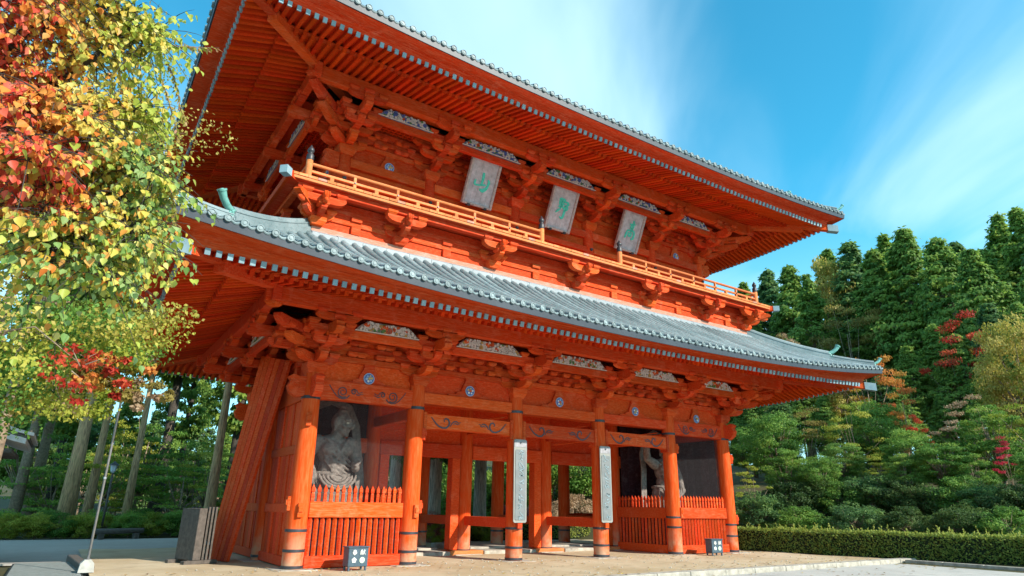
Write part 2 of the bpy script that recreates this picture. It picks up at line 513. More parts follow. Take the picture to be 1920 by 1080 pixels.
# ---------------- front beams
def spiral(cx, cz, r0, r1, a0, turns, n=26, hand=1):
    return [(cx + (r0 + (r1 - r0) * i / n) * math.cos(a0 + hand * turns * 2 * math.pi * i / n),
             cz + (r0 + (r1 - r0) * i / n) * math.sin(a0 + hand * turns * 2 * math.pi * i / n)) for i in range(n + 1)]
def ribbon(mb, pts, y, w0, w1, th=0.018, mi=0, wmid=None):
    n = len(pts); L = []; Rr = []
    for i, (x, z) in enumerate(pts):
        a = pts[max(i - 1, 0)]; b = pts[min(i + 1, n - 1)]
        dx, dz = b[0] - a[0], b[1] - a[1]; d = math.hypot(dx, dz) or 1
        q = i / (n - 1)
        w = w0 + (w1 - w0) * q if wmid is None else (w0 * (1 - q) ** 2 + 2 * wmid * q * (1 - q) * 1.0 + w1 * q * q)
        L.append((x - dz / d * w, z + dx / d * w)); Rr.append((x + dz / d * w, z - dx / d * w))
    v = []; f = []
    for i in range(n):
        v += [(L[i][0], y - th, L[i][1]), (Rr[i][0], y - th, Rr[i][1]), (L[i][0], y + 0.004, L[i][1]), (Rr[i][0], y + 0.004, Rr[i][1])]
    for i in range(n - 1):
        a = i * 4; b = a + 4
        f += [(a, a + 1, b + 1, b), (a + 2, a, b, b + 2), (a + 1, a + 3, b + 3, b + 1)]
    f += [(0, 2, 3, 1), ((n - 1) * 4, (n - 1) * 4 + 1, (n - 1) * 4 + 3, (n - 1) * 4 + 2)]
    mb.add(v, f, mi)
def scroll_a(side, sc=1.0):
    """big spiral with a trailing leaf, for the end bays"""
    mb = MB()
    s = side
    P = [(s * x, z) for x, z in spiral(0, 0, 0.045, 0.20, 0.6, 1.75, 36)]
    ribbon(mb, P, 0, 0.010, 0.020)
    ribbon(mb, [(s * x, z) for x, z in [(-0.50, 0.20), (-0.42, 0.08), (-0.33, -0.03), (-0.24, -0.13), (-0.1, -0.22), (0.03, -0.245), (0.16, -0.2), (0.25, -0.1)]], 0, 0.012, 0.018)
    ribbon(mb, [(s * x, z) for x, z in spiral(0.40, 0.03, 0.03, 0.10, 2.2, -1.2, 18)], 0, 0.012, 0.02)
    ribbon(mb, [(s * x, z) for x, z in [(0.30, 0.07), (0.40, 0.135), (0.5, 0.09), (0.56, 0.0), (0.64, 0.02), (0.72, 0.06)]], 0, 0.018, 0.008)
    ribbon(mb, [(s * x, z) for x, z in [(0.50, -0.05), (0.58, -0.07), (0.66, -0.03), (0.74, -0.02)]], 0, 0.018, 0.006)
    return mb
def scroll_b(side):
    """open hook scroll with a spiky leaf, for the middle bays"""
    mb = MB(); s = side
    ribbon(mb, [(s * x, z) for x, z in [(-0.62, 0.17), (-0.52, 0.06), (-0.42, -0.05), (-0.30, -0.14), (-0.14, -0.2), (0.02, -0.19), (0.13, -0.1), (0.16, 0.02), (0.10, 0.13), (0.0, 0.16), (-0.08, 0.10), (-0.05, 0.03)]], 0, 0.012, 0.018, wmid=0.05)
    ribbon(mb, [(s * x, z) for x, z in [(0.2, -0.12), (0.27, 0.0), (0.36, 0.07), (0.47, 0.08), (0.54, 0.03), (0.66, 0.07)]], 0, 0.012, 0.006, wmid=0.035)
    ribbon(mb, [(s * x, z) for x, z in [(0.32, -0.03), (0.42, 0.0), (0.5, -0.03), (0.6, -0.01)]], 0, 0.008, 0.005, wmid=0.03)
    return mb
me_sc = {}
for sd in (1, -1):
    me_sc['a', sd] = scroll_a(sd).mesh('scroll_ornament', SCROLL)
    me_sc['b', sd] = scroll_b(sd).mesh('scroll_ornament', SCROLL)
def carved_beam(xa, xb, z0, z1, y, th, arch, name='carved_beam'):
    mb = MB(); n = 14; top = []; bot = []
    for i in range(n + 1):
        q = i / n; x = xa + (xb - xa) * q
        e = min(q, 1 - q)
        bulge = arch * (1 - max(0, 1 - e / 0.16) ** 2)
        bot.append((x, z0 + bulge)); top.append((x, z1 - 0.02 * (1 - min(1, e / 0.1))))
    poly = bot + top[::-1]
    nb = n + 1
    v = [(x, y - th / 2, z) for x, z in poly] + [(x, y + th / 2, z) for x, z in poly]
    f = []
    for i in range(n):
        f.append((i, i + 1, 2 * nb - 2 - i, 2 * nb - 1 - i))
        o = 2 * nb
        f.append((o + i, o + 2 * nb - 1 - i, o + 2 * nb - 2 - i, o + i + 1))
    m_ = 2 * nb
    for i in range(m_):
        j = (i + 1) % m_
        f.append((i, m_ + i, m_ + j, j))
    mb.add(v, f)
    return obj(name, mb, RED_H, gate)
for i in (0, 4):
    a, b = COLX[i] + 0.24, COLX[i + 1] - 0.24
    bm_ = carved_beam(a, b, 5.33, 6.03, 0.0, 0.34, 0.05)
    for sd in (1, -1):
        link('scroll_ornament', me_sc['a', sd], bm_, ((a + 0.80) if sd > 0 else (b - 0.80), -0.172, 5.68))
for i in (1, 2, 3):
    a, b = COLX[i] + 0.24, COLX[i + 1] - 0.24
    obj('tie_beam', MB().cbox(a, b, -0.15, 0.15, 5.59, 6.0, 0.02), RED_H, gate)
    bm_ = carved_beam(a, b, 4.60, 5.21, 0.0, 0.36, 0.09)
    for sd in (1, -1):
        link('scroll_ornament', me_sc['b', sd], bm_, ((a + 0.95) if sd > 0 else (b - 0.95), -0.182, 4.93))
    # carved stops where the beam meets the columns
    for x, s in ((a, 1), (b, -1)):
        obj('beam_stop', MB().cbox(min(x, x + s * 0.14), max(x, x + s * 0.14), -0.24, 0.24, 4.50, 5.28, 0.02), RED_H, gate)
# beam ends past the corner columns (carved elephant-trunk noses)
def nose(w=0.28):
    poly = [(0, -0.30), (0.30, -0.36), (0.52, -0.22), (0.60, 0.0), (0.50, 0.18), (0.60, 0.30), (0.45, 0.40), (0.25, 0.34), (0, 0.36)]
    mb = MB().prism(poly, -w / 2, w / 2, lambda p, q, a: (p, a, q))
    for y in (-w / 2, w / 2):
        pts = spiral(0.34, 0.06, 0.02, 0.17, 0.4, 1.6, 22)
        mb.tube([(x, y, z) for x, z in pts], 0.022, 5)
    return mb.mesh('beam_nose', RED_H)
me_nose = nose()
for x, yv, rz in ((-10.95, 0, math.pi), (10.95, 0, 0), (-10.7, -0.25, -math.pi / 2), (10.7, -0.25, -math.pi / 2),
                  (-10.95, 8.2, math.pi), (-10.95, 4.0, math.pi)):
    link('beam_nose', me_nose, gate, (x, yv, 5.72), rz)
for x, rz in ((-10.6, math.pi), (10.6, 0)):
    link('beam_nose', me_nose, gate, (x, 0.35, 14.75), rz)
# side beams
for X in (-10.7, 10.7):
    for (ya, yb) in ((0.28, 3.72), (4.28, 7.92)):
        obj('tie_beam', MB().cbox(X - 0.15, X + 0.15, ya, yb, 5.36, 6.0, 0.02), RED_H, gate)

# ---------------- walls of the lower storey
def boards(parent, X, ya, yb, z0, z1, n, axis='x', mat=RED, th=0.05, name='board', seedv=1):
    r_ = random.Random(seedv)
    w = (yb - ya) / n
    for i in range(n):
        a = ya + i * w + 0.006; b = ya + (i + 1) * w - 0.006; d = r_.uniform(-0.008, 0.008)
        mbb = MB()
        if axis == 'x':
            mbb.cbox(X - th / 2 + d, X + th / 2 + d, a, b, z0, z1, 0.006)
        else:
            mbb.cbox(a, b, X - th / 2 + d, X + th / 2 + d, z0, z1, 0.006)
        obj(name, mbb, mat, parent)
for X in (-10.7, 10.7):
    for (ya, yb, sdv) in ((0.3, 3.7, 1), (4.3, 7.9, 2)):
        wp = obj('side_wall', MB().box(X - 0.03, X + 0.03, ya, yb, 0.05, 5.36), RED, gate)
        if X < 0:
            boards(wp, X - 0.075, ya + 0.02, yb - 0.02, 0.32, 1.65, 9, seedv=sdv)
            boards(wp, X - 0.075, ya + 0.02, yb - 0.02, 1.95, 3.55, 9, seedv=sdv + 5)
            boards(wp, X - 0.075, ya + 0.02, yb - 0.02, 3.85, 5.34, 9, seedv=sdv + 9)
        for z0, z1 in ((0.02, 0.32), (1.65, 1.95), (3.55, 3.85)):
            obj('wall_rail', MB().cbox(X - 0.15, X + 0.15, ya - 0.02, yb + 0.02, z0, z1, 0.015), RED_H, gate)
        for y in (ya + 1.1, ya + 2.3):
            obj('wall_post', MB().cbox(X - 0.14, X + 0.09, y - 0.09, y + 0.09, 0.32, 5.35, 0.015), RED, gate)
# back wall of the statue bays, and the middle row's lintel, jambs, rails
for a, b in ((-10.4, -7.05), (7.05, 10.4)):
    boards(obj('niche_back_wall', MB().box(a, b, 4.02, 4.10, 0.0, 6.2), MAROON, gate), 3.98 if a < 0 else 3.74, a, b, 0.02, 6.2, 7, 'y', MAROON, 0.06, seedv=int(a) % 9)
# the far niche is lined inside with dark boards; also its outer side
for X in (10.46,):
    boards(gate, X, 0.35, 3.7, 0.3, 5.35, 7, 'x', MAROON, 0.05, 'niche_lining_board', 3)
for a, b in ((-10.4, -7.04), (-6.44, -2.54), (-1.94, 1.94), (2.54, 6.44), (7.04, 10.4)):
    obj('lintel', MB().cbox(a, b, 3.80, 4.20, 3.96, 4.55, 0.02), RED_H, gate)
    if abs(a + b) < 10:
        obj('transom_panel', MB().box(a, b, 3.97, 4.03, 4.55, 6.25), RED, gate)
        obj('tie_beam', MB().cbox(a, b, 3.86, 4.14, 5.2, 5.55, 0.02), RED_H, gate)
for x in (-6.74, -2.24, 2.24, 6.74):
    for s in ((-1,) if x > -5 else (1,)):
        xa, xb = sorted((x + s * 0.34, x + s * 0.74))
        obj('door_jamb', MB().cbox(xa, xb, 3.82, 4.28, 0.17, 3.96, 0.015), RED, gate)
    obj('column_plinth', MB().cbox(x - 0.82, x + 0.82, 3.55, 4.45, -0.05, 0.14, 0.015), RAIL, gate)
    obj('cross_beam', MB().cbox(x - 0.14, x + 0.14, 0.28, 3.72, 5.0, 5.4, 0.02), RED_H, gate)
    obj('cross_beam', MB().cbox(x - 0.14, x + 0.14, 4.28, 7.9, 5.0, 5.4, 0.02), RED_H, gate)
for x in (-2.24, 2.24):
    obj('barrier_rail', MB().cbox(x - 0.12, x + 0.12, 0.30, 3.72, 1.16, 1.54, 0.02), RED_H, gate)
for x in (-6.74, -2.24, 2.24, 6.74):
    obj('barrier_rail', MB().cbox(x - 0.12, x + 0.12, 4.30, 7.92, 1.16, 1.54, 0.02), RED_H, gate)
for a, b in ((-6.0, -2.98), (-1.5, 1.5), (2.98, 6.0)):
    obj('threshold_stone', MB().cbox(a + 0.1, b - 0.1, 3.50, 4.7, -0.10, 0.12, 0.02), STONE, gate)
    obj('threshold_stone', MB().cbox(a + 0.1, b - 0.1, 4.72, 8.6, -0.10, 0.20, 0.02), STONE, gate)
for a, b in ((-6.44, -2.54), (-1.94, 1.94), (2.54, 6.44)):
    obj('lintel', MB().cbox(a, b, 8.05, 8.35, 4.5, 4.95, 0.02), RED_H, gate)
    obj('transom_panel', MB().box(a, b, 8.17, 8.23, 4.95, 6.25), RED, gate)
for a, b in ((-10.4, -7.04), (7.04, 10.4)):
    obj('barrier_rail', MB().cbox(a, b, 8.08, 8.32, 1.25, 1.65, 0.02), RED_H, gate)
    obj('lintel', MB().cbox(a, b, 8.05, 8.35, 5.33, 6.0, 0.02), RED_H, gate)
obj('ceiling_board', MB().box(-10.6, 10.6, 0.1, 8.1, 6.26, 6.32), RED, gate)
for y in (1.3, 2.6, 5.4, 6.8):
    obj('ceiling_beam', MB().cbox(-10.5, 10.5, y - 0.11, y + 0.11, 5.95, 6.25, 0.015), RED_H, gate)
for (x0, x1) in ((-6.4, -2.5), (-2.0, 2.0), (2.5, 6.4)):
    obj('tie_rod', MB().tube([(x0, 3.6, 4.85), (x1, 0.4, 5.45)], 0.028, 6), RED_H, gate)

# ---------------- brackets
def arm_mesh(L, h=0.26, w=0.25, name='bracket_arm'):
    e = min(0.34, L * 0.24)
    half = [(L / 2 - e, 0.0), (L / 2 - e * 0.55, h * 0.10), (L / 2 - e * 0.22, h * 0.32), (L / 2, h * 0.62), (L / 2, h)]
    poly = half + [(-x, z) for x, z in half[::-1]]
    return MB().prism(poly, -w / 2, w / 2, lambda p, q, a: (p, a, q)).mesh(name, RED_H)
def proj_mesh(L, h=0.27, w=0.27, back=0.25):
    e = 0.38
    poly = [(-back, 0.0), (L - e, 0.0), (L - e * 0.5, h * 0.12), (L - e * 0.2, h * 0.36), (L, h * 0.66), (L, h), (-back, h)]
    return MB().prism(poly, -w / 2, w / 2, lambda p, q, a: (a, -p, q)).mesh('bracket_arm', RED_H)
def tail_mesh(L, w=0.28):
    """sloping tail with a rounded fist at its end"""
    poly = [(-0.1, -0.02), (L - 0.55, -0.10), (L - 0.30, -0.16), (L - 0.05, -0.10), (L + 0.02, 0.02), (L - 0.06, 0.10), (L - 0.02, 0.20), (L - 0.15, 0.24), (-0.1, 0.26)]
    return MB().prism(poly, -w / 2, w / 2, lambda p, q, a: (a, -p, q)).mesh('bracket_tail', RED_H)
def horn_mesh(L, w=0.34, h=0.40):
    """large diagonal beam end, bevelled to a blunt point"""
    poly = [(-0.4, 0.0), (L - 0.75, -0.05), (L - 0.05, h * 0.50), (L, h * 0.66), (L - 0.10, h), (-0.4, h)]
    return MB().prism(poly, -w / 2, w / 2, lambda p, q, a: (a, -p, q)).mesh('corner_beam_end', RED_H)
def block_mesh(a, b, h):
    mb = MB(); s = a / 2; t = b / 2; k = h * 0.45
    mb.add([(-t, -t, 0), (t, -t, 0), (t, t, 0), (-t, t, 0), (-s * 0.97, -s * 0.97, k), (s * 0.97, -s * 0.97, k), (s * 0.97, s * 0.97, k), (-s * 0.97, s * 0.97, k),
            (-s, -s, k + 0.012), (s, -s, k + 0.012), (s, s, k + 0.012), (-s, s, k + 0.012), (-s, -s, h), (s, -s, h), (s, s, h), (-s, s, h)],
           [(3, 2, 1, 0)] + [(j * 4 + i, j * 4 + (i + 1) % 4, j * 4 + 4 + (i + 1) % 4, j * 4 + 4 + i) for j in range(3) for i in range(4)] + [(12, 13, 14, 15)])
    return mb.mesh('block', RED_H)
ME = dict(daito=block_mesh(0.70, 0.50, 0.40), blk=block_mesh(0.38, 0.25, 0.16), a15=arm_mesh(1.55), a22=arm_mesh(2.3), a14=arm_mesh(1.5, 0.2),
          p1=proj_mesh(0.98), p2=proj_mesh(1.68), p3=tail_mesh(2.38), h1=proj_mesh(1.15, 0.27, 0.28, 0.1), h2=proj_mesh(1.95, 0.27, 0.28, 0.1), h3=proj_mesh(2.7, 0.27, 0.28, 0.1), h4=horn_mesh(2.3, 0.28, 0.32), h5=horn_mesh(3.05, 0.28, 0.32),
          a10=arm_mesh(1.15, 0.22, 0.18), p0=proj_mesh(0.85, 0.24, 0.2))
def bracket_set(S, side, u, corner=0, full=True):
    dz = S['dz']
    e = empty('bracket_set', parent=gate)
    e.matrix_basis = side_matrix(S, side, u, 0, 6.2 + dz)
    def p(name, k, x=0.0, s=0.0, z=0.0, rz=0.0):
        M = Matrix.Translation((x, -s, z)) @ Matrix.Rotation(rz, 4, 'Z')
        return link(name, ME[k], e, M=M)
    if full:
        p('bearing_block', 'daito')
    z1, z2, z3, z4 = 0.38, 0.79, 1.20, 1.46
    p('bracket_arm', 'a15', 0, 0, z1); p('bracket_arm', 'p1', 0, 0, z1)
    p('bracket_arm', 'a15', 0, 0.7, z2); p('bracket_arm', 'a22', 0, 0.0, z2 + 0.01); p('bracket_arm', 'p2', 0, 0, z2)
    p('bracket_arm', 'a15', 0, 1.4, z3 - 0.02); p('bracket_tail', 'p3', 0, 0, z3)
    p('bracket_arm', 'a14', 0, 2.08, z4)
    p('bracket_arm', 'a22', 0, 0.7, z3 + 0.0); p('bracket_arm', 'a10', 0, 1.4, z2 + 0.03)
    for x, s, z in ((-0.98, 0.7, z3), (0.98, 0.7, z3), (-0.42, 1.4, z2 + 0.0), (0.42, 1.4, z2 + 0.0)):
        p('small_block', 'blk', x, s, z + 0.25)
    for x, s, z in ((-0.62, 0, z1), (0.62, 0, z1), (0, 0.72, z1), (-0.62, 0.7, z2), (0.62, 0.7, z2), (0, 1.42, z2),
                    (-0.98, 0, z2 + 0.01), (0.98, 0, z2 + 0.01), (-0.62, 1.4, z3 - 0.02), (0.62, 1.4, z3 - 0.02), (0, 2.1, z3 + 0.0)):
        p('small_block', 'blk', x, s, z + 0.25)
    for x in (-0.58, 0, 0.58):
        p('small_block', 'blk', x, 2.08, z4 + 0.19)
    if corner:   # the diagonal arms that carry the hip
        rz = -corner * math.pi / 4
        for k, z in ((('h1', z1), ('h2', z2), ('h3', z3 - 0.02)) if S is LOW else (('h1', z1), ('h4', z2), ('h5', z3 + 0.02))):
            p('corner_beam_end', k, 0, 0, z, rz)
        for d, z in ((1.0, z1 + 0.36), (2.0, z2 + 0.36), (3.0, z3 + 0.36)):
            p('small_block', 'blk', -corner * d * 0.707, d * 0.707, z, rz)
    return e
CB = math.pi / 4
for S, xs in ((LOW, COLX), (UPP, UCX)):
    for i, x in enumerate(xs):
        bracket_set(S, 'front', x, corner=(1 if i == 0 else (-1 if i == 5 else 0)))
    for side in ('left', 'right'):
        h = S['hy']
        for u in ((h, 0.0, -h) if side == 'left' else (-h, 0.0, h)):
            bracket_set(S, side, u, full=abs(abs(u) - h) > 0.01 or (u * (1 if side == 'left' else -1)) < 0)

# ---------------- bays between the brackets
def emblem_mesh(seed):
    r_ = random.Random(seed)
    mb = MB()
    N = 20
    def disc(cx, cz, r, y0, y1, mi, n=N):
        v = [(cx + r * math.cos(2 * math.pi * k / n), y0, cz + r * math.sin(2 * math.pi * k / n)) for k in range(n)]
        v += [(cx + r * math.cos(2 * math.pi * k / n), y1, cz + r * math.sin(2 * math.pi * k / n)) for k in range(n)]
        mb.add(v, [tuple(range(n)), tuple(range(n, 2 * n))[::-1]] + [(k, n + k, n + (k + 1) % n, (k + 1) % n) for k in range(n)], mi)
    disc(0, 0, 0.205, -0.03, 0.0, 5); disc(0, 0, 0.175, -0.045, 0.0, 1)
    k = r_.choice((5, 6, 8))
    for i in range(k):
        a = 2 * math.pi * i / k + 0.2
        disc(0.10 * math.cos(a), 0.10 * math.sin(a), r_.uniform(0.032, 0.05), -0.062, -0.04, r_.choice((0, 0, 5, 3)), 8)
    disc(0, 0, 0.05, -0.075, -0.04, r_.choice((3, 4)), 8)
    return mb.mesh('emblem', [CARVE_W, CARVE_V, CARVE_W, CARVE_Y, CARVE_O, mat_plain('pale blue enamel%d' % seed, (0.32, 0.42, 0.58), 0.5, 0.2, 30)])
me_embl = [emblem_mesh(i) for i in range(5)]
def strut_mesh(w=1.9, h=0.76):
    half = [(w * 0.5, 0.0), (w * 0.5, 0.06), (w * 0.40, 0.10), (w * 0.33, 0.09), (w * 0.29, 0.18), (w * 0.2, 0.22), (w * 0.17, 0.38), (w * 0.13, 0.52), (w * 0.10, h - 0.12), (w * 0.10, h)]
    v = []; f = []
    pr = half; n = len(pr)
    for y in (-0.09, 0.05):
        v += [(x, y, z) for x, z in pr] + [(-x, y, z) for x, z in pr]
    for i in range(n - 1):
        f.append((n + i, i, i + 1, n + i + 1))
        f.append((2 * n + i, 2 * n + i + 1, i + 1, i)); f.append((3 * n + i + 1, 3 * n + i, n + i, n + i + 1))
    f.append((n - 1, 3 * n - 1, 4 * n - 1, 2 * n - 1))
    return MB().add(v, f).mesh('frog_leg_strut', RED_H)
me_strut = strut_mesh()
CARVE_C = mat_plain('grey cream carving paint', (0.34, 0.32, 0.30), 0.6, 0.3, 18)
def carve_panel(L, h=0.38, seed=0, warm=False):
    """painted relief of wave scrolls on a panel with sloping ends"""
    r_ = random.Random(seed)
    mb = MB()
    e = 0.42
    poly = [(-L / 2, 0), (L / 2, 0), (L / 2 - e * 0.35, h * 0.45), (L / 2 - e * 0.8, h * 0.85), (L / 2 - e, h), (-L / 2 + e, h), (-L / 2 + e * 0.8, h * 0.85), (-L / 2 + e * 0.35, h * 0.45)]
    mb.prism(poly, -0.04, 0.04, lambda p, q, a: (p, a, q), 1)
    mb.box(-L / 2, L / 2, -0.075, -0.035, 0.0, 0.025, 0)
    def inside(x, z, r):
        lim = L / 2 - max(0.0, (z + r * 0.8) / h * e * 0.9)
        return abs(x) + r < lim and z - r > 0.0 and z + r < h + 0.02
    done = []
    for k in range(900):
        r = r_.choice((0.135, 0.11, 0.09, 0.07, 0.05, 0.04))
        if k > 300: r = r_.choice((0.06, 0.045, 0.035))
        x = r_.uniform(-L / 2, L / 2); z = r_.uniform(0.0, h)
        if not inside(x, z, r): continue
        if any(math.hypot(x - a, z - b) < (r + c) * 0.84 for a, b, c in done): continue
        done.append((x, z, r))
        tint = r_.random()
        mi = 0
        if warm:
            if tint > 0.88: mi = 4
            elif tint > 0.78: mi = 5
            elif tint > 0.72: mi = 3
        else:
            if tint > 0.78: mi = 2
            elif tint > 0.62: mi = 3
            elif tint > 0.58: mi = 4
        n = 18 if r > 0.06 else 12
        hand = r_.choice((1, -1))
        P = spiral(x, z, 0.008, r, r_.uniform(0, 6.28), 2.2 if r > 0.08 else 1.6, n, hand)
        ribbon(mb, P, -0.042, 0.009, 0.017, 0.03, mi)
        if r > 0.06:
            a0 = r_.uniform(0, 6.28)
            ribbon(mb, [(x + r * 1.12 * math.cos(a0 + q * 0.35), z + r * 1.12 * math.sin(a0 + q * 0.35)) for q in range(9) if 0.02 < z + r * 1.12 * math.sin(a0 + q * 0.35) < h] or [(x, z), (x + 0.01, z)], -0.042, 0.011, 0.011, 0.022, 0)
    if warm:   # vermilion beasts' heads among the waves
        for x, z in ((-L / 2 + 0.40, 0.24), (-0.12, 0.26)):
            mb.ellipsoid((x, -0.06, z), (0.12, 0.05, 0.075), 10, 6, None, 4)
            mb.ellipsoid((x + 0.02, -0.10, z + 0.03), (0.03, 0.02, 0.03), 6, 5, None, 0)
    return mb.mesh('carved_panel', [CARVE_W, CARVE_C if warm else CARVE_B, CARVE_V, CARVE_G, CARVE_O, CARVE_Y])
me_cv = {(w, v): carve_panel(L, 0.37, 11 * w + v * 5 + 3, bool(w)) for w in (0, 1) for v, L in ((0, 2.95), (1, 2.40), (2, 2.95))}

def bay(S, side, xa, xb, k, low):
    """wall, tier beams, strut and carved transom between two bracket sets"""
    dz = S['dz']; c = (xa + xb) / 2; L = xb - xa
    M = side_matrix(S, side, c, 0, dz)
    G = lambda name, mb, mat: obj(name, mb, mat, gate, M=M)
    G('wall_panel', MB().box(-L / 2, L / 2, 0.03, 0.12, 5.98, 8.75), RED)
    for z0, z1, y in ((6.76, 6.96, -0.10), (7.17, 7.36, -0.10), (7.56, 7.74, -0.10)):
        G('tier_beam', MB().cbox(-L / 2 + 0.01, L / 2 - 0.01, y, 0.05, z0, z1, 0.012), RED_H)
    for z in (6.98, 7.375):
        for x in (-0.36, 0.36):
            link('small_block', ME['blk'], gate, M=M @ Matrix.Translation((x, -0.03, z)))
        for x in (-L / 2 + 1.28, L / 2 - 1.28):
            link('small_block', ME['blk'], gate, M=M @ Matrix.Translation((x, -0.03, z)))
    G('transom_beam', MB().cbox(-L / 2, L / 2, -1.50, -1.30, 7.30, 7.58, 0.014), RED_H)
    e2 = 0.75
    st = link('frog_leg_strut', me_strut, gate, M=M @ Matrix.Translation((0, 0, 6.0)))
    link('emblem', me_embl[k % 5], st, (0, -0.09, 0.26))
    link('carved_panel', me_cv[(1 if low else 0), (1 if L < 4.2 else (0 if k % 2 else 2))], gate, M=M @ Matrix.Translation((0, -1.50, 7.585)))
    # slatted coving between the wall and the transom
    mb = MB()
    n = int(L / 0.2)
    for i in range(n + 1):
        x = -L / 2 + L * i / n
        mb.add([(x - 0.025, 0.02, 7.86), (x + 0.025, 0.02, 7.86), (x + 0.025, -1.36, 7.70), (x - 0.025, -1.36, 7.70),
                (x - 0.025, 0.02, 7.92), (x + 0.025, 0.02, 7.92), (x + 0.025, -1.36, 7.76), (x - 0.025, -1.36, 7.76)],
               [(0, 1, 2, 3), (7, 6, 5, 4), (0, 4, 5, 1), (1, 5, 6, 2), (2, 6, 7, 3), (3, 7, 4, 0)])
    for j in range(6):
        y = -0.12 - j * 0.22; z = 7.86 + y * 0.118
        mb.box(-L / 2, L / 2, y - 0.025, y + 0.025, z - 0.012, z + 0.04)
    o = G('ceiling_lattice', mb, RED_B); o['kind'] = 'stuff'
    G('ceiling_board', MB().add([(-L / 2, 0.02, 7.98), (L / 2, 0.02, 7.98), (L / 2, -1.36, 7.82), (-L / 2, -1.36, 7.82)], [(0, 1, 2, 3)]), RED_B)
    G('ceiling_board', MB().add([(-L / 2, -1.4, 8.02), (L / 2, -1.4, 8.02), (L / 2, -2.1, 8.16), (-L / 2, -2.1, 8.16)], [(0, 1, 2, 3)]), RED_B)
for S, xs, low in ((LOW, COLX, True), (UPP, UCX, False)):
    for i in range(5):
        bay(S, 'front', xs[i], xs[i + 1], i, low)
    for side in ('left', 'right'):
        h = S['hy']
        bay(S, side, -h, 0.0, 1, low); bay(S, side, 0.0, h, 3, low)
    # purlins, all four sides, and a plain wall at the back
    for side in ('front', 'left', 'right', 'back'):
        L = BH(S, side) + S['s_p'] + 0.3
        M = side_matrix(S, side, 0, 0, 0)
        zp = S['zbp'] - 0.08
        obj('purlin', MB().cbox(-L, L, -S['s_p'] - 0.14, -S['s_p'] + 0.14, zp - 0.56, zp, 0.02), RED_H, gate, M=M)
    obj('rear_wall_panel', MB().box(-S['hx'], S['hx'], S['yc'] + S['hy'] - 0.12, S['yc'] + S['hy'] - 0.03, 5.98 + S['dz'], 8.75 + S['dz']), RED, gate)

# ---------------- rafters
RW, RH = 0.125, 0.16
me_raft = MB().box(-RW / 2, RW / 2, 0, 1, -RH / 2, RH / 2).mesh('rafter', RED_B)
me_rcap = MB().cbox(-RW / 2 - 0.008, RW / 2 + 0.008, -0.012, 0.05, -RH / 2 - 0.008, RH / 2 + 0.008, 0.006).mesh('end_cap', CAPM)
fl, ba = [], []
for S in (LOW, UPP):
    for side in ('front', 'left', 'right', 'back'):
        bh = BH(S, side); n = int((bh + S['o_r'] - 0.30) / 0.28)
        for i in range(-n, n):
            u = (i + 0.5) * 0.28
            s0 = S['o_r']; s1 = max(S['s_k'] - 0.1, abs(u) - bh + 0.12)
            if s0 - s1 > 0.15:
                u += rnd.uniform(-0.010, 0.010)
                p0 = PT(S, side, u, s0 + rnd.uniform(-0.012, 0.012), zfly(S, side, u, s0) + rnd.uniform(-0.007, 0.007)); p1 = PT(S, side, u, s1, zfly(S, side, u, s1))
                fl.append((side, p0, p1, S))
            s0 = S['s_k'] + 0.15; s1 = max(S['s_p'] - 0.9, abs(u) - bh + 0.12)
            if s0 - s1 > 0.15:
                p0 = PT(S, side, u + rnd.uniform(-0.012, 0.012), s0, zbase(S, side, u, s0) + rnd.uniform(-0.006, 0.006)); p1 = PT(S, side, u, s1, zbase(S, side, u, s1))
                ba.append((side, p0, p1, S))
def rmat(side, p0, p1):
    d = p1 - p0; L = d.length; y = d / L
    x = Vector((*NRM[side][1], 0)); z = x.cross(y)
    M = Matrix.Identity(4)
    for i in range(3):
        M[i][0] = x[i]; M[i][1] = y[i] * L; M[i][2] = z[i]; M[i][3] = p0[i]
    return M, L
def seen_rank(q):
    side, p0, p1, S = q
    return (p0 - CAM).length + (0 if side in ('front', 'left') else 1000)
for lst, name, cap in ((fl, 'flying_rafter', True), (ba, 'base_rafter', False)):
    lst.sort(key=seen_rank)
    for side, p0, p1, S in lst[:296]:
        M, L = rmat(side, p0, p1)
        o = link(name, me_raft, gate, M=M)
        if cap:
            link('end_cap', me_rcap, o, M=Matrix.Diagonal((1, 1 / L, 1, 1)))
    mb = MB(); mc = MB()
    for side, p0, p1, S in lst[296:]:
        M, L = rmat(side, p0, p1)
        t = MB().box(-RW / 2, RW / 2, 0, 1, -RH / 2, RH / 2).xf(M); mb.add(t.v, t.f)
        if cap:
            t = MB().box(-RW / 2 - 0.008, RW / 2 + 0.008, -0.012 / L, 0.05 / L, -RH / 2 - 0.008, RH / 2 + 0.008).xf(M); mb.add(t.v, t.f, 1)
    o = obj(name + '_rows', mb, [RED_B, CAPM] if cap else RED_B, gate); o['kind'] = 'stuff'

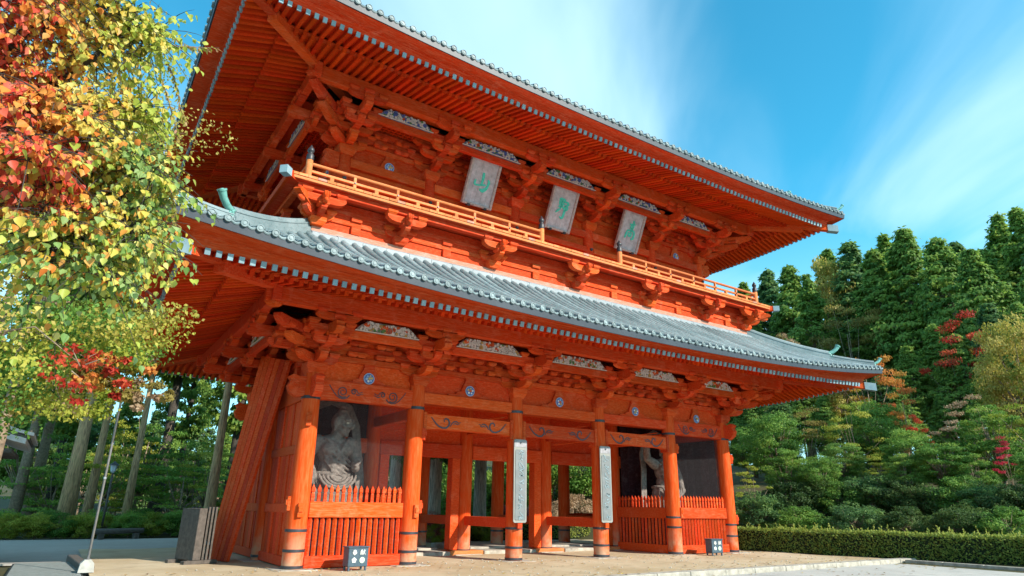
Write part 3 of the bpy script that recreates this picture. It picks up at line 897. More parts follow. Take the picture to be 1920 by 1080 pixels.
for S in (LOW, UPP):
    for side in ('front', 'left', 'right', 'back'):
        # boards above the rafters
        ff = lambda u, s: zfly(S, side, u, s) + 0.083
        fb = lambda u, s: zbase(S, side, u, s) + 0.083
        obj('soffit_board', sweep(S, side, [(S['o_r'] - 0.02, ff), (S['s_k'], ff)]), RED_B, gate)
        obj('soffit_board', sweep(S, side, [(S['s_k'] + 0.12, fb), (S['s_p'], fb), (S['s_p'] - 0.9, fb)]), RED_B, gate)
        kt = lambda u, s: zfly(S, side, u, S['s_k']) - 0.07
        kb = lambda u, s: zbase(S, side, u, S['s_k'] + 0.1) + 0.07
        obj('rafter_bearer', sweep(S, side, [(S['s_k'] - 0.04, kb), (S['s_k'] + 0.13, kb), (S['s_k'] + 0.13, kt), (S['s_k'] - 0.04, kt)], closed=True), RED_H, gate)
        zc, o_r, o_t, zt = S['zc'], S['o_r'], S['o_t'], S['zt']
        bh = BH(S, side)
        def lift(k_, w):
            return lambda u, s: k_ + w * min(1, abs(u) / (bh + s)) ** 2.4
        RR, RT = S['Rr'], S['Rt']
        obj('eave_fascia', sweep(S, side, [(o_r - 0.14, lift(zc + 0.085, RR)), (o_r - 0.03, lift(zc + 0.085, RR)), (o_r - 0.01, lift(zc + 0.24, RR + 0.07)),
                                           (o_r + 0.07, lift(zc + 0.27, RR + 0.1)), (o_r + 0.07, lift(zc + 0.30, RR + 0.11)), (o_t - 0.10, lift(zt - 0.20, RT - 0.04)), (o_t - 0.10, lift(zt - 0.13, RT)), (o_r - 0.14, lift(zt + 0.1, RT))]), RED_H, gate)
        obj('eave_strip', sweep(S, side, [(o_t - 0.16, lift(zt - 0.19, RT)), (o_t - 0.05, lift(zt - 0.21, RT)), (o_t - 0.02, lift(zt + 0.005, RT)), (o_t - 0.16, lift(zt + 0.02, RT))], closed=True), SLATE, gate)

# ---------------- hip beams
def bar(p0, p1, w, h0, h1):
    p0 = Vector(p0); p1 = Vector(p1); d = (p1 - p0); x = Vector((d.y, -d.x, 0)).normalized() * w / 2
    v = []
    for p, h in ((p0, h0), (p1, h1)):
        for sx in (-1, 1):
            for sz in (0, 1):
                v.append(p + x * sx + Vector((0, 0, -h * (1 - sz))))
    return MB().add(v, [(0, 1, 3, 2), (4, 6, 7, 5), (0, 4, 5, 1), (2, 3, 7, 6), (0, 2, 6, 4), (1, 5, 7, 3)])
for S in (LOW, UPP):
    for sx in (-1, 1):
        for sy in (-1, 1):
            def Q(s, z):
                return Vector((sx * (S['hx'] + s), S['yc'] + sy * (S['hy'] + s), z))
            uc = BH(S, 'front') + S['o_r']
            zb = lambda s: zbase(S, 'front', S['hx'] + s, s)
            zf = lambda s: zfly(S, 'front', S['hx'] + s, s)
            so = S['o_r'] + 0.10
            obj('hip_beam', bar(Q(0.2, zb(0.2) + 0.08), Q(S['s_k'] + 0.55, zb(S['s_k'] + 0.4) + 0.10), 0.34, 0.42, 0.40), RED_H, gate)
            hb = obj('flying_hip_beam', bar(Q(S['s_k'] - 0.5, zf(S['s_k'] - 0.5) + 0.07), Q(so, zf(so) + 0.10), 0.30, 0.26, 0.30), RED_H, gate)
            obj('end_cap', bar(Q(so - 0.14, zf(so - 0.14) + 0.13), Q(so + 0.24, zf(so + 0.2) + 0.13), 0.36, 0.37, 0.37), CAPM, hb)
            hb['label'] = 'hip beam with a copper clad end'

# ---------------- tiled roofs
def zroof(S, side, u, s):
    q = (S['o_t'] - s) / (S['o_t'] - S['s_top'])
    c = 0.30 if S is LOW else 0.42
    w = max(0.0, min(1.0, 1 - q)) ** 1.4
    return S['zt'] + 0.09 + S['H'] * ((1 - c) * q + c * q * q) + S['Rt'] * min(1.0, abs(u) / (BH(S, side) + s)) ** 2.6 * w
def disc_mesh():
    mb = MB()
    def ring(prof):
        n = 14; v = []; f = []
        for r, y in prof:
            for k in range(n):
                a = 2 * math.pi * k / n
                v.append((r * math.cos(a), y, r * math.sin(a)))
        for j in range(len(prof) - 1):
            for k in range(n):
                f.append((j * n + k, j * n + (k + 1) % n, (j + 1) * n + (k + 1) % n, (j + 1) * n + k))
        f.append(tuple(range((len(prof) - 1) * n, len(prof) * n)))
        mb.add(v, f)
    ring([(0.100, 0.05), (0.100, -0.03), (0.082, -0.035), (0.078, -0.018), (0.055, -0.018), (0.045, -0.032), (0.02, -0.034)])
    return mb.mesh('eave_disc', PATINA)
def edge_tile_mesh(w=0.395):
    n = 8; v = []; f = []
    for i in range(n + 1):
        q = i / n; x = (q - 0.5) * (w - 0.16); d = -0.05 * math.sin(math.pi * q)
        for z in (0.035, -0.035):
            v.append((x, -0.005, z + d - 0.02))
        v.append((x, 0.10, 0.045 + d * 0.8 - 0.02))
        v.append((x, -0.022, d - 0.025))
    for i in range(n):
        a = i * 4; b = a + 4
        f += [(a + 3, a, b, b + 3), (a + 1, a + 3, b + 3, b + 1), (a, a + 2, b + 2, b)]
    return MB().add(v, f).mesh('edge_tile', PATINA)
me_disc = disc_mesh(); me_edge = edge_tile_mesh()
TW = 0.395
def tile_row(S, side, u):
    bh = BH(S, side)
    s_in = max(S['s_top'], abs(u) - bh + 0.05)
    L = S['o_t'] - s_in
    if L < 0.12:
        return None
    nt = max(1, int(round(L / (0.42 if S is LOW else 0.9))))
    mb = MB(); v = []; f = []; NN = 7
    n_, t_ = NRM[side]; tv = Vector((*t_, 0))
    for i in range(nt):
        for e in (0, 1):
            s = S['o_t'] - L * (i + e) / nt
            r = 0.128 if e == 0 else 0.112
            p = PT(S, side, u, s, zroof(S, side, u, s))
            ds = 0.05
            d = PT(S, side, u, s - ds, zroof(S, side, u, s - ds)) - p
            nz = tv.cross(d).normalized()
            for k in range(NN):
                a = math.pi * k / (NN - 1)
                v.append(p + tv * (r * math.cos(a)) + nz * (r * math.sin(a) * 0.85 - 0.01))
    for i in range(2 * nt - 1):
        for k in range(NN - 1):
            f.append((i * NN + k, i * NN + k + 1, (i + 1) * NN + k + 1, (i + 1) * NN + k))
    mb.add(v, f)
    return mb
rows = []
for S in (LOW, UPP):
    for side in ('front', 'left', 'right', 'back'):
        bh = BH(S, side); n = int((bh + S['o_t']) / TW)
        for i in range(-n, n + 1):
            rows.append((S, side, i * TW))
def row_rank(q):
    S, side, u = q
    return (PT(S, side, u, S['o_t'], S['zt']) - CAM).length + (0 if side == 'front' else (3 if side == 'left' else 1000))
rows.sort(key=row_rank)
rest = MB()
for k, (S, side, u) in enumerate(rows):
    mb = tile_row(S, side, u)
    if mb is None:
        continue
    M = side_matrix(S, side, u, S['o_t'] + 0.01, zroof(S, side, u, S['o_t']) + 0.005)
    M2 = side_matrix(S, side, u + TW / 2, S['o_t'] - 0.015, zroof(S, side, u + TW / 2, S['o_t']) + 0.01)
    if k < 290:
        me = mb.mesh('roof_tile_row', PATINA); smooth_by_angle(me, 50)
        o = link('roof_tile_row', me, gate)
        link('eave_disc', me_disc, o, M=M)
        link('edge_tile', me_edge, o, M=M2)
    else:
        rest.add(mb.v, mb.f)
        if side in ('left', 'right'):
            n = 10
            rest.prism([(0.1 * math.cos(2 * math.pi * j / n), 0.1 * math.sin(2 * math.pi * j / n)) for j in range(n)], -0.02, 0.04, lambda p, q, a: tuple(M @ Vector((p, a, q))))
o = obj('roof_tile_rows', rest, PATINA, gate); o['kind'] = 'stuff'
smooth_by_angle(o.data, 50)
for S in (LOW, UPP):
    for side in ('front', 'left', 'right', 'back'):
        st = [(S['o_t'] - 0.02 - (S['o_t'] - 0.02 - S['s_top']) * i / 14, lambda u, s: zroof(S, side, u, s) - 0.012) for i in range(15)]
        obj('tile_bed', sweep(S, side, st, 48), PATINA_PAN, gate)
# hip ridges and main ridge
def ridge_on(path, w, h, name, parent=gate):
    """layered ridge: stacked courses under a round cap"""
    mb = MB(); v = []; f = []
    prof = [(-w * 0.62, -0.10), (-w * 0.62, h * 0.28), (-w * 0.5, h * 0.30), (-w * 0.5, h * 0.58), (-w * 0.56, h * 0.60), (-w * 0.56, h * 0.68), (-w * 0.36, h * 0.70), (-w * 0.33, h * 0.88), (-w * 0.18, h), (w * 0.18, h),
            (w * 0.33, h * 0.88), (w * 0.36, h * 0.70), (w * 0.56, h * 0.68), (w * 0.56, h * 0.60), (w * 0.5, h * 0.58), (w * 0.5, h * 0.30), (w * 0.62, h * 0.28), (w * 0.62, -0.10)]
    k = len(prof)
    for i, p in enumerate(path):
        d = path[min(i + 1, len(path) - 1)] - path[max(0, i - 1)]
        x = Vector((d.y, -d.x, 0)).normalized()
        for a, b in prof:
            v.append(p + x * a + Vector((0, 0, b)))
    for i in range(len(path) - 1):
        for j in range(k - 1):
            f.append((i * k + j, i * k + j + 1, (i + 1) * k + j + 1, (i + 1) * k + j))
    f.append(tuple(range(k))); f.append(tuple(range((len(path) - 1) * k, len(path) * k))[::-1])
    mb.add(v, f)
    return obj(name, mb, PATINA, parent)
def horn_ornament(p, d, up, parent, sc=1.0):
    """upswept curled ridge end: a round-headed horn above a scrolled face plate"""
    d = Vector(d).normalized(); x = Vector((d.y, -d.x, 0)).normalized(); z = Vector((0, 0, 1))
    mb = MB()
    path = [p + d * (a * sc) + z * (b * sc) for a, b in ((-0.55, 0.28), (-0.3, 0.28), (0.0, 0.32), (0.28, 0.42), (0.54, 0.62), (0.70, 0.86))]
    mb.tube(path, [0.13 * sc, 0.135 * sc, 0.14 * sc, 0.14 * sc, 0.145 * sc, 0.165 * sc], 12)
    e = path[-1]; t = (path[-1] - path[-2]).normalized()
    mb.tube([e - t * 0.02, e + t * 0.05 * sc], [0.19 * sc, 0.19 * sc], 14)
    mb.tube([e + t * 0.05 * sc, e + t * 0.075 * sc], [0.09 * sc, 0.07 * sc], 10)
    pts = []
    for a, b in ((-0.02, 0.30), (0.10, 0.20), (0.06, 0.06), (0.16, -0.02), (0.26, 0.04), (0.22, 0.14)):
        pts.append((a, b))
    for s in (-1, 1):
        mb.tube([p + d * (a * sc) + x * (s * 0.17 * sc) + z * (b * sc) for a, b in pts], 0.055 * sc, 7)
    v = [p + d * (0.02 * sc) + x * (sx * 0.2 * sc) + z * (zz * sc) for sx, zz in ((-1, -0.12), (1, -0.12), (1, 0.36), (-1, 0.36))]
    v += [q - d * 0.08 for q in v]
    mb.add(v, [(0, 1, 2, 3), (7, 6, 5, 4), (0, 4, 5, 1), (1, 5, 6, 2), (2, 6, 7, 3), (3, 7, 4, 0)])
    o = obj('ridge_ornament', mb, VERDI, parent); smooth_by_angle(o.data, 45)
    return o
for S in (LOW, UPP):
    for sx in (-1, 1):
        for sy in (-1, 1):
            def Q(s):
                return Vector((sx * (S['hx'] + s), S['yc'] + sy * (S['hy'] + s), zroof(S, 'front', S['hx'] + s, s)))
            ds = S['o_t'] - max(S['s_top'], 0.2)
            s_m = S['o_t'] - (1.75 if S is LOW else 2.2)
            up = [Q(S['s_top'] + (s_m - S['s_top']) * i / 12) for i in range(13)]
            lo = [Q(s_m - 0.1 + (S['o_t'] - 0.28 - s_m + 0.1) * i / 8) for i in range(9)]
            r1 = ridge_on(up, 0.36, 0.46, 'hip_ridge')
            horn_ornament(up[-1] + Vector((0, 0, 0.12)), (sx, sy, 0), 1, r1, 0.70 if S is LOW else 0.55)
            r2 = ridge_on(lo, 0.30, 0.30, 'hip_ridge_tail')
            horn_ornament(lo[-1] + Vector((0, 0, 0.0)), (sx, sy, 0), 1, r2, 0.48)
zr = UPP['zt'] + UPP['H']
ridge_on([Vector((x, 4.1, zr - 0.1 + 0.35 * (abs(x) / 7.0) ** 3)) for x in np.linspace(-7.0, 7.0, 15)], 0.55, 1.0, 'main_ridge')

# ---------------- waist below the balcony
WX, WY = 11.68, -1.32
WYB = 8.2 + 1.32
def ring_box(name, x, y0, y1, z0, z1, th, mat, c=0.012):
    """a beam round four sides, one object per side"""
    obj(name, MB().cbox(-x, x, y0, y0 + th, z0, z1, c), mat, gate)
    obj(name, MB().cbox(-x, x, y1 - th, y1, z0, z1, c), mat, gate)
    obj(name, MB().cbox(-x, -x + th, y0 + th + 0.002, y1 - th - 0.002, z0, z1, c), mat, gate)
    obj(name, MB().cbox(x - th, x, y0 + th + 0.002, y1 - th - 0.002, z0, z1, c), mat, gate)
ring_box('waist_wall', WX, WY, WYB, 10.3, 12.2, 0.10, RED)
ring_box('waist_beam', WX + 0.06, WY - 0.06, WYB + 0.06, 11.38, 11.56, 0.14, RED_H)
ring_box('waist_beam', WX + 0.05, WY - 0.05, WYB + 0.05, 11.74, 11.92, 0.13, RED_H)
FADED = mat_paint('faded pink weathered board', (0.52, 0.22, 0.13), (0.52, 0.36, 0.30), (0.35, 0.14, 0.08), 0.9, (0.6, 4, 6), 0.8)
obj('sill_board', MB().cbox(-WX - 0.09, WX + 0.09, WY - 0.09, WY - 0.002, 10.80, 11.06, 0.012), FADED, gate)
obj('sill_board', MB().cbox(-WX - 0.09, -WX - 0.002, WY + 0.01, WYB, 10.80, 11.06, 0.012), FADED, gate)
# flashing along the foot of the waist
mb = MB()
nf = 26
for i in range(nf):
    a = -WX - 0.1 + (2 * WX + 0.2) * i / nf; b = -WX - 0.1 + (2 * WX + 0.2) * (i + 1) / nf - 0.012
    dd = rnd.uniform(-0.01, 0.01)
    mb.add([(a, WY - 0.09, 10.88 + dd), (b, WY - 0.09, 10.88 + dd), (b, WY - 0.34, 10.74 + dd), (a, WY - 0.34, 10.74 + dd),
            (a, WY - 0.09, 10.60), (b, WY - 0.09, 10.60), (b, WY - 0.345, 10.55), (a, WY - 0.345, 10.55)],
           [(3, 2, 1, 0), (0, 1, 5, 4), (2, 3, 7, 6), (1, 2, 6, 5), (3, 0, 4, 7)])
obj('flashing', mb, mat_copper('grey flashing', (0.20, 0.23, 0.25), (0.28, 0.31, 0.33), (0.12, 0.14, 0.16)), gate)
def waist_set(M, corner=0):
    e = empty('waist_bracket', parent=gate); e.matrix_basis = M
    def p(name, k, x=0.0, s=0.0, z=0.0, rz=0.0):
        return link(name, ME[k], e, M=Matrix.Translation((x, -s, z)) @ Matrix.Rotation(rz, 4, 'Z'))
    p('bearing_block', 'blk2', 0, 0.05, 11.06)
    p('bracket_arm', 'a10', 0, 0.06, 11.34); p('bracket_arm', 'p0', 0, 0, 11.34)
    p('bracket_arm', 'a15', 0, 0.62, 11.70)
    for x, s, z in ((-0.45, 0.06, 11.56), (0.45, 0.06, 11.56), (0, 0.62, 11.58), (-0.6, 0.62, 11.95), (0.6, 0.62, 11.95)):
        p('small_block', 'blk', x, s, z)
    # carved fist on the outer end
    link('carved_fist', me_fist, e, M=Matrix.Translation((0, -0.92, 11.80)))
    if corner:
        p('corner_beam_end', 'h0', 0, 0, 11.62, -corner * math.pi / 4)
        p('bracket_arm', 'p0', 0, 0, 11.34, -corner * math.pi / 4)
        link('carved_fist', me_fist, e, M=Matrix.Rotation(-corner * math.pi / 4, 4, 'Z') @ Matrix.Translation((0, -1.15, 11.74)))
ME['blk2'] = block_mesh(0.56, 0.4, 0.28); ME['h0'] = horn_mesh(1.45, 0.26, 0.3)
fm = MB(); fm.ellipsoid((0, 0, 0.10), (0.13, 0.15, 0.17), 12, 8); fm.ellipsoid((0, 0.05, -0.08), (0.10, 0.2, 0.12), 10, 6); fm.tube([(0, 0.4, -0.02), (0, 0.0, 0.0)], 0.10, 8)
for k in range(3):
    fm.ellipsoid((-0.08 + k * 0.08, -0.11, 0.12), (0.042, 0.05, 0.10), 8, 6)
me_fist = fm.mesh('carved_fist', RED_H, True)
for i, x in enumerate((-11.62, -8.52, -4.42, 0.0, 4.42, 8.52, 11.62)):
    waist_set(Matrix.Translation((x, WY, 0)), 1 if i == 0 else (-1 if i == 6 else 0))
for y in (0.8, 4.1, 7.4):
    waist_set(Matrix(((0, 1, 0, -WX), (-1, 0, 0, y), (0, 0, 1, 0), (0, 0, 0, 1))))
    waist_set(Matrix(((0, -1, 0, WX), (1, 0, 0, y), (0, 0, 1, 0), (0, 0, 0, 1))))
me_wstrut = MB().cbox(-0.17, 0.17, -0.12, 0.0, 11.06, 11.38, 0.012).cbox(-0.20, 0.20, -0.14, 0.0, 11.56, 11.74, 0.012).mesh('waist_strut', RED_H)
for x in (-10.2, -6.5, -2.22, 2.22, 6.5, 10.2):
    link('waist_strut', me_wstrut, gate, (x, WY, 0))
# balcony
BXE, BYF, BYR = 12.95, -2.30, 10.5
mb_edge = lambda *a: MB().cbox(*a, 0.012)
for (nm, b_) in (('balcony_beam', (-12.55, 12.55, -2.06, -1.84, 12.05, 12.24)), ('balcony_beam', (-12.55, -12.33, -1.83, 10.0, 12.05, 12.24)), ('balcony_beam', (12.33, 12.55, -1.83, 10.0, 12.05, 12.24))):
    obj(nm, mb_edge(*b_), RED_H, gate)
fl_ = obj('balcony_floor', MB().box(-12.85, 12.85, -2.2, 10.4, 12.24, 12.34), RED_H, gate)
n = 80
for i in range(n):   # floor planks, their ends show along the edge
    a = -BXE + 2 * BXE * i / n; b = -BXE + 2 * BXE * (i + 1) / n
    obj('floor_plank', MB().cbox(a + 0.004, b - 0.004, BYF + rnd.uniform(-0.006, 0.006), 0.2, 12.342, 12.44, 0.008), FADED if i % 9 == 3 else RAIL, fl_)
obj('balcony_edge', MB().cbox(-BXE + 0.02, BXE - 0.02, BYF + 0.03, BYF + 0.13, 12.24, 12.338, 0.008), RAIL, gate)
obj('balcony_edge', MB().cbox(-BXE - 0.02, -BXE + 0.10, BYF + 0.14, BYR, 12.22, 12.45, 0.008), RED_B, gate)
obj('balcony_edge', MB().cbox(BXE - 0.10, BXE + 0.02, BYF + 0.14, BYR, 12.22, 12.45, 0.008), RED_H, gate)
for sx in (-1, 1):
    p = Vector((sx * (BXE - 0.35), BYF + 0.35, 12.42)); q = Vector((sx * (BXE + 0.22), BYF - 0.22, 12.42))
    cb_ = obj('balcony_corner_beam', bar(p, q, 0.22, 0.24, 0.24), RED_H, gate)
    d = (q - p).normalized()
    obj('end_cap', bar(q - d * 0.28, q + d * 0.03, 0.27, 0.27, 0.27), CAPM, cb_)
# railing
post_prof = [(0.115, 0), (0.115, 0.78), (0.105, 0.80)]
cap_prof = [(0.125, 0.78), (0.13, 0.80), (0.125, 0.98), (0.105, 1.02), (0.075, 1.05), (0.075, 1.08), (0.11, 1.12), (0.12, 1.17), (0.10, 1.24), (0.055, 1.30), (0.02, 1.37), (0.0, 1.40)]
me_post = MB().lathe(post_prof, 18).mesh('railing_post', RAIL); smooth_by_angle(me_post)
me_fin = MB().lathe(cap_prof, 18).mesh('finial', IRON); smooth_by_angle(me_fin, 50)
RY, RX, RZ = -1.85, 12.22, 12.44
posts = [(-RX, RY), (-2.25, RY), (2.25, RY), (RX, RY), (-RX, 10.0), (RX, 10.0)]
for x, y in posts:
    o = link('railing_post', me_post, gate, (x, y, RZ))
    link('finial', me_fin, o)
me_bolt = MB().tube([(0, 0.02, 0), (0, -0.03, 0)], 0.032, 8).mesh('bolt', IRON)
def railing(p, q):
    p = Vector(p); q = Vector(q); d = q - p; L = d.length; d /= L
    rz = math.atan2(d.y, d.x)
    M0 = Matrix.Translation(p) @ Matrix.Rotation(rz, 4, 'Z')
    o = obj('handrail', MB().tube([(0.1, 0, 0.66), (L - 0.1, 0, 0.66)], 0.062, 10), RAIL, gate, M=M0); smooth_by_angle(o.data)
    obj('middle_rail', MB().cbox(0.1, L - 0.1, -0.045, 0.045, 0.335, 0.425, 0.008), RAIL, gate, M=M0)
    obj('bottom_rail', MB().cbox(0.1, L - 0.1, -0.06, 0.06, 0.0, 0.06, 0.008), RAIL, gate, M=M0)
    n = int(round(L / 0.83))
    for i in range(1, n):
        x = L * i / n
        if i % 2 == 0:
            b = obj('baluster', MB().cbox(x - 0.055, x + 0.055, -0.05, 0.05, 0.06, 0.334, 0.008).cbox(x - 0.05, x + 0.05, -0.045, 0.045, 0.426, 0.62, 0.008), RAIL, gate, M=M0)
            link('bolt', me_bolt, b, (x, -0.055, 0.38))
        else:
            obj('baluster', MB().cbox(x - 0.07, x + 0.07, -0.055, 0.055, 0.06, 0.334, 0.008), RAIL, gate, M=M0)
railing((-RX, RY, RZ), (-2.25, RY, RZ)); railing((2.25, RY, RZ), (RX, RY, RZ))
railing((-RX, 10.0, RZ), (-RX, RY, RZ)); railing((RX, RY, RZ), (RX, 10.0, RZ))

# ---------------- upper wall
obj('upper_wall', MB().box(-10.35, 10.35, 0.38, 0.5, 12.0, 15.0), RED, gate)
for X in (-10.35, 10.35):
    obj('upper_wall', MB().box(X - 0.06, X + 0.06, 0.51, 7.85, 12.0, 17.6), RED, gate)
obj('upper_wall', MB().box(-10.28, 10.28, 7.75, 7.85, 12.0, 17.6), RED, gate)
for i in range(5):
    a, b = UCX[i] + 0.22, UCX[i + 1] - 0.22
    obj('tie_beam', MB().cbox(a, b, 0.20, 0.37, 14.60, 14.98, 0.014), RED_H, gate)
    obj('tie_beam', MB().cbox(a, b, 0.16, 0.37, 13.85, 14.12, 0.014), RED_H, gate)
    obj('tie_beam', MB().cbox(a, b, 0.14, 0.37, 12.46, 12.75, 0.014), RED_H, gate)
    if i in (0, 4):
        boards(obj('wall_boarding', MB().box(a, b, 0.36, 0.375, 12.76, 13.84), RED, gate), 0.35, a, b, 12.76, 13.84, 8, 'y', RED, 0.04, seedv=i + 2)
    else:   # panelled doors with iron straps
        n = 4; w = (b - a) / n
        for k in range(n):
            d_ = obj('door_leaf', MB().cbox(a + k * w + 0.03, a + (k + 1) * w - 0.03, 0.30, 0.375, 12.76, 13.84, 0.012), RED, gate)
            for z in (12.88, 13.72):
                obj('iron_strap', MB().cbox(a + k * w + 0.05, a + k * w + 0.42, 0.285, 0.299, z - 0.035, z + 0.035, 0.004), IRON, d_)
me_nail = MB().tube([(0, 0.02, 0), (0, -0.05, 0)], [0.085, 0.06], 12).mesh('nail_cover', IRON)
for x in UCX:
    link('nail_cover', me_nail, gate, (x, 0.06, 13.98))

# ---------------- plank prop leaning on the west side
pr = empty('plank_prop', (-12.30, 3.3, 0))
tag(pr, 'tall stack of red planks leaning against the side of the gate', 'planks')
b0, b1 = Vector((-12.36, 5.0, 0.0)), Vector((-11.92, 3.5, 0.0))
t0, t1 = Vector((-11.70, 3.8, 7.4)), Vector((-10.98, 2.1, 7.0))
NP = 6
for i in range(NP):
    a, b = i / NP + 0.012, (i + 1) / NP - 0.012
    nrm = Vector((-0.96, -0.26, 0.1)).normalized() * 0.10
    off = nrm * (0.08 * ((i * 7) % 3))
    base = [b0.lerp(b1, a), b0.lerp(b1, b), t0.lerp(t1, b), t0.lerp(t1, a)]
    base = [q + off for q in base]
    v = [q - Vector((-12.30, 3.3, 0)) for q in base] + [q - nrm - Vector((-12.30, 3.3, 0)) for q in base]
    obj('plank', MB().add(v, [(0, 1, 2, 3), (7, 6, 5, 4), (0, 4, 5, 1), (1, 5, 6, 2), (2, 6, 7, 3), (3, 7, 4, 0)]), RED, pr)
# ------------------------------------------------------------------ ground
def ground_mat(name, a, b, c, sc=1.2, bs=0.5):
    t = NT(name); p = t.pos()
    big = t.noise(p, 0.25, 6, 0.6); mid = t.noise(p, sc, 7, 0.68); fine = t.noise(p, 38, 3, 0.6)
    col = t.mix(t.ramp(big, [(0.35, 0.0), (0.68, 1.0)]), a, b)
    col = t.mix(t.ramp(mid, [(0.5, 0.0), (0.72, 0.75)]), col, c)
    col = t.mix(t.ramp(fine, [(0.45, 0.0), (0.75, 0.35)]), col, tuple(x * 0.45 for x in a))
    bm_ = t.math('ADD', t.math('MULTIPLY', fine, 0.5), mid)
    return t.pbr(col, 0.92, 0, bm_, bs, 0.02, 0.2)
EARTH = ground_mat('packed tan earth', (0.42, 0.31, 0.18), (0.60, 0.49, 0.34), (0.34, 0.26, 0.17), 1.1)
FOREST = ground_mat('forest floor', (0.05, 0.055, 0.02), (0.09, 0.07, 0.03), (0.03, 0.04, 0.012), 0.8)
GRAVEL = ground_mat('grey road gravel', (0.34, 0.31, 0.275), (0.41, 0.375, 0.335), (0.28, 0.255, 0.23), 2.0)
ASPH = ground_mat('pale worn paving', (0.40, 0.38, 0.35), (0.52, 0.49, 0.44), (0.32, 0.305, 0.28), 1.4, 0.3)

def hill(x, y):
    """terrain height: level round the gate, rising to the north-east, gently behind"""
    d1 = max(0.0, (x - 15.5) + 0.42 * max(0.0, y - 6) * (1 if x > 6 else 0))
    h = 9.0 * (1 - math.exp(-d1 / 30.0))
    d2 = max(0.0, y - 34)
    return h + d2 * 0.05 + (0.25 * math.sin(x * 0.35) * math.cos(y * 0.29) if d1 > 3 or d2 > 3 else 0)
xs = np.concatenate([[-900, -400, -200, -120], np.arange(-80, 121, 4), [160, 220, 400, 900]])
ys = np.concatenate([[-900, -400, -150, -80], np.arange(-50, 151, 4), [200, 300, 500, 900]])
v = [(x, y, hill(x, y) - 0.16) for y in ys for x in xs]
nx = len(xs)
f = [(j * nx + i, j * nx + i + 1, (j + 1) * nx + i + 1, (j + 1) * nx + i) for j in range(len(ys) - 1) for i in range(nx - 1)]
tag(obj('ground', MB().add(v, f), FOREST, smooth=True), kind='structure')

def sheet(name, poly, z, mat, th=0.05, sub=1):
    mb = MB().prism(poly, z - th, z, lambda p, q, a: (p, q, a))
    return tag(obj(name, mb, mat), kind='structure')
sheet('forecourt', [(-60, -60), (14.0, -60), (14.0, -6.6), (-0.5, -6.75), (-40, -6.9), (-60, -6.9)], -0.12, ASPH)
sheet('gravel_road', [(-60, 5.9), (-12.4, 6.3), (-12.2, 12.0), (4, 12.6), (13, 12.6), (13, 15.5), (-6, 22.6), (-60, 22.6)], -0.075, GRAVEL)
# packed earth terrace round the gate, with a slightly uneven top
n1_, n2_ = 64, 30
v = []; f = []
for j in range(n2_ + 1):
    for i in range(n1_ + 1):
        x = -16.1 + (14.2 + 16.1) * i / n1_; y = -6.15 + (12.4 + 6.15) * j / n2_
        if x > 12.7: y = min(y, 1.0) if j else y
        z = -0.02 + 0.018 * math.sin(x * 1.7 + y) * math.cos(y * 1.3 - x * 0.4)
        v.append((x, y, z))
for j in range(n2_):
    for i in range(n1_):
        a = j * (n1_ + 1) + i
        f.append((a, a + 1, a + n1_ + 2, a + n1_ + 1))
tag(obj('earth_terrace', MB().add(v, f), EARTH, smooth=True), kind='structure')
# stone kerb along the front of the terrace
kr = tag(empty('kerb', (-1, -6.3, 0)), kind='structure')
x = -40.0
while x < 13.6:
    L = rnd.uniform(1.3, 1.8)
    dy = rnd.uniform(-0.008, 0.008)
    obj('kerb_stone', MB().cbox(x + 1, x + L - 0.015 + 1, -0.32 + dy, 0.12 + dy, -0.35, 0.035 + rnd.uniform(-0.006, 0.006), 0.015), STONE, kr)
    x += L
x = -6.6
y = -6.7
while y > -24:   # side kerb by the hedge
    obj('kerb_stone', MB().cbox(14.62, 14.86, y - 1.5 + 6.3, y - 0.015 + 6.3, -0.3, 0.02, 0.015), STONE, kr)
    y -= 1.5
# white road line beside the hedge
sheet('road_edge_line', [(13.35, -40), (13.5, -40), (13.5, -6.9), (13.35, -6.9)], -0.112, mat_plain('worn road paint', (0.55, 0.55, 0.53), 0.8, 0.25, 3), 0.004)

# ------------------------------------------------------------------ picket fences in the statue bays
def pick_mesh():
    """square stake with a notched neck and pointed head"""
    prof = [(0.052, 0.0), (0.052, 0.26), (0.036, 0.285), (0.036, 0.30), (0.058, 0.32), (0.058, 0.42), (0.0, 0.56)]
    mb = MB(); v = []; f = []
    for w, z in prof:
        v += [(-w, -w * 0.7, z), (w, -w * 0.7, z), (w, w * 0.7, z), (-w, w * 0.7, z)]
    for j in range(len(prof) - 1):
        for i in range(4):
            f.append((j * 4 + i, j * 4 + (i + 1) % 4, j * 4 + 4 + (i + 1) % 4, j * 4 + 4 + i))
    return mb.add(v, f).mesh('picket', RED_H)
me_pick = pick_mesh()
def slat_mesh():
    """three-cornered slat, its edge to the front"""
    poly = [(-0.075, 0.03), (0.0, -0.055), (0.075, 0.03)]
    return MB().prism(poly, 0.0, 1.19, lambda p, q, a: (p, q, a)).mesh('slat', RED_H)
me_slat = slat_mesh()
def fence(p, q, label, n=16, group='picket fences round the statues'):
    p = Vector(p); q = Vector(q); d = q - p; L = d.length
    e = empty('picket_fence', p, None, math.atan2(d.y, d.x))
    tag(e, label, 'fence', group)
    obj('rail', MB().cbox(0, L, -0.13, 0.13, 0.0, 0.36, 0.02), RED_H, e)
    obj('rail', MB().cbox(0, L, -0.14, 0.14, 1.53, 2.02, 0.02), RED_H, e)
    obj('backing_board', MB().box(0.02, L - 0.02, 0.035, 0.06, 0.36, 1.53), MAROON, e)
    for i in range(n):
        x = L * (i + 0.5) / n
        link('slat', me_slat, e, (x, -0.03, 0.35))
        link('picket', me_pick, e, (x, 0, 2.02))
    return e
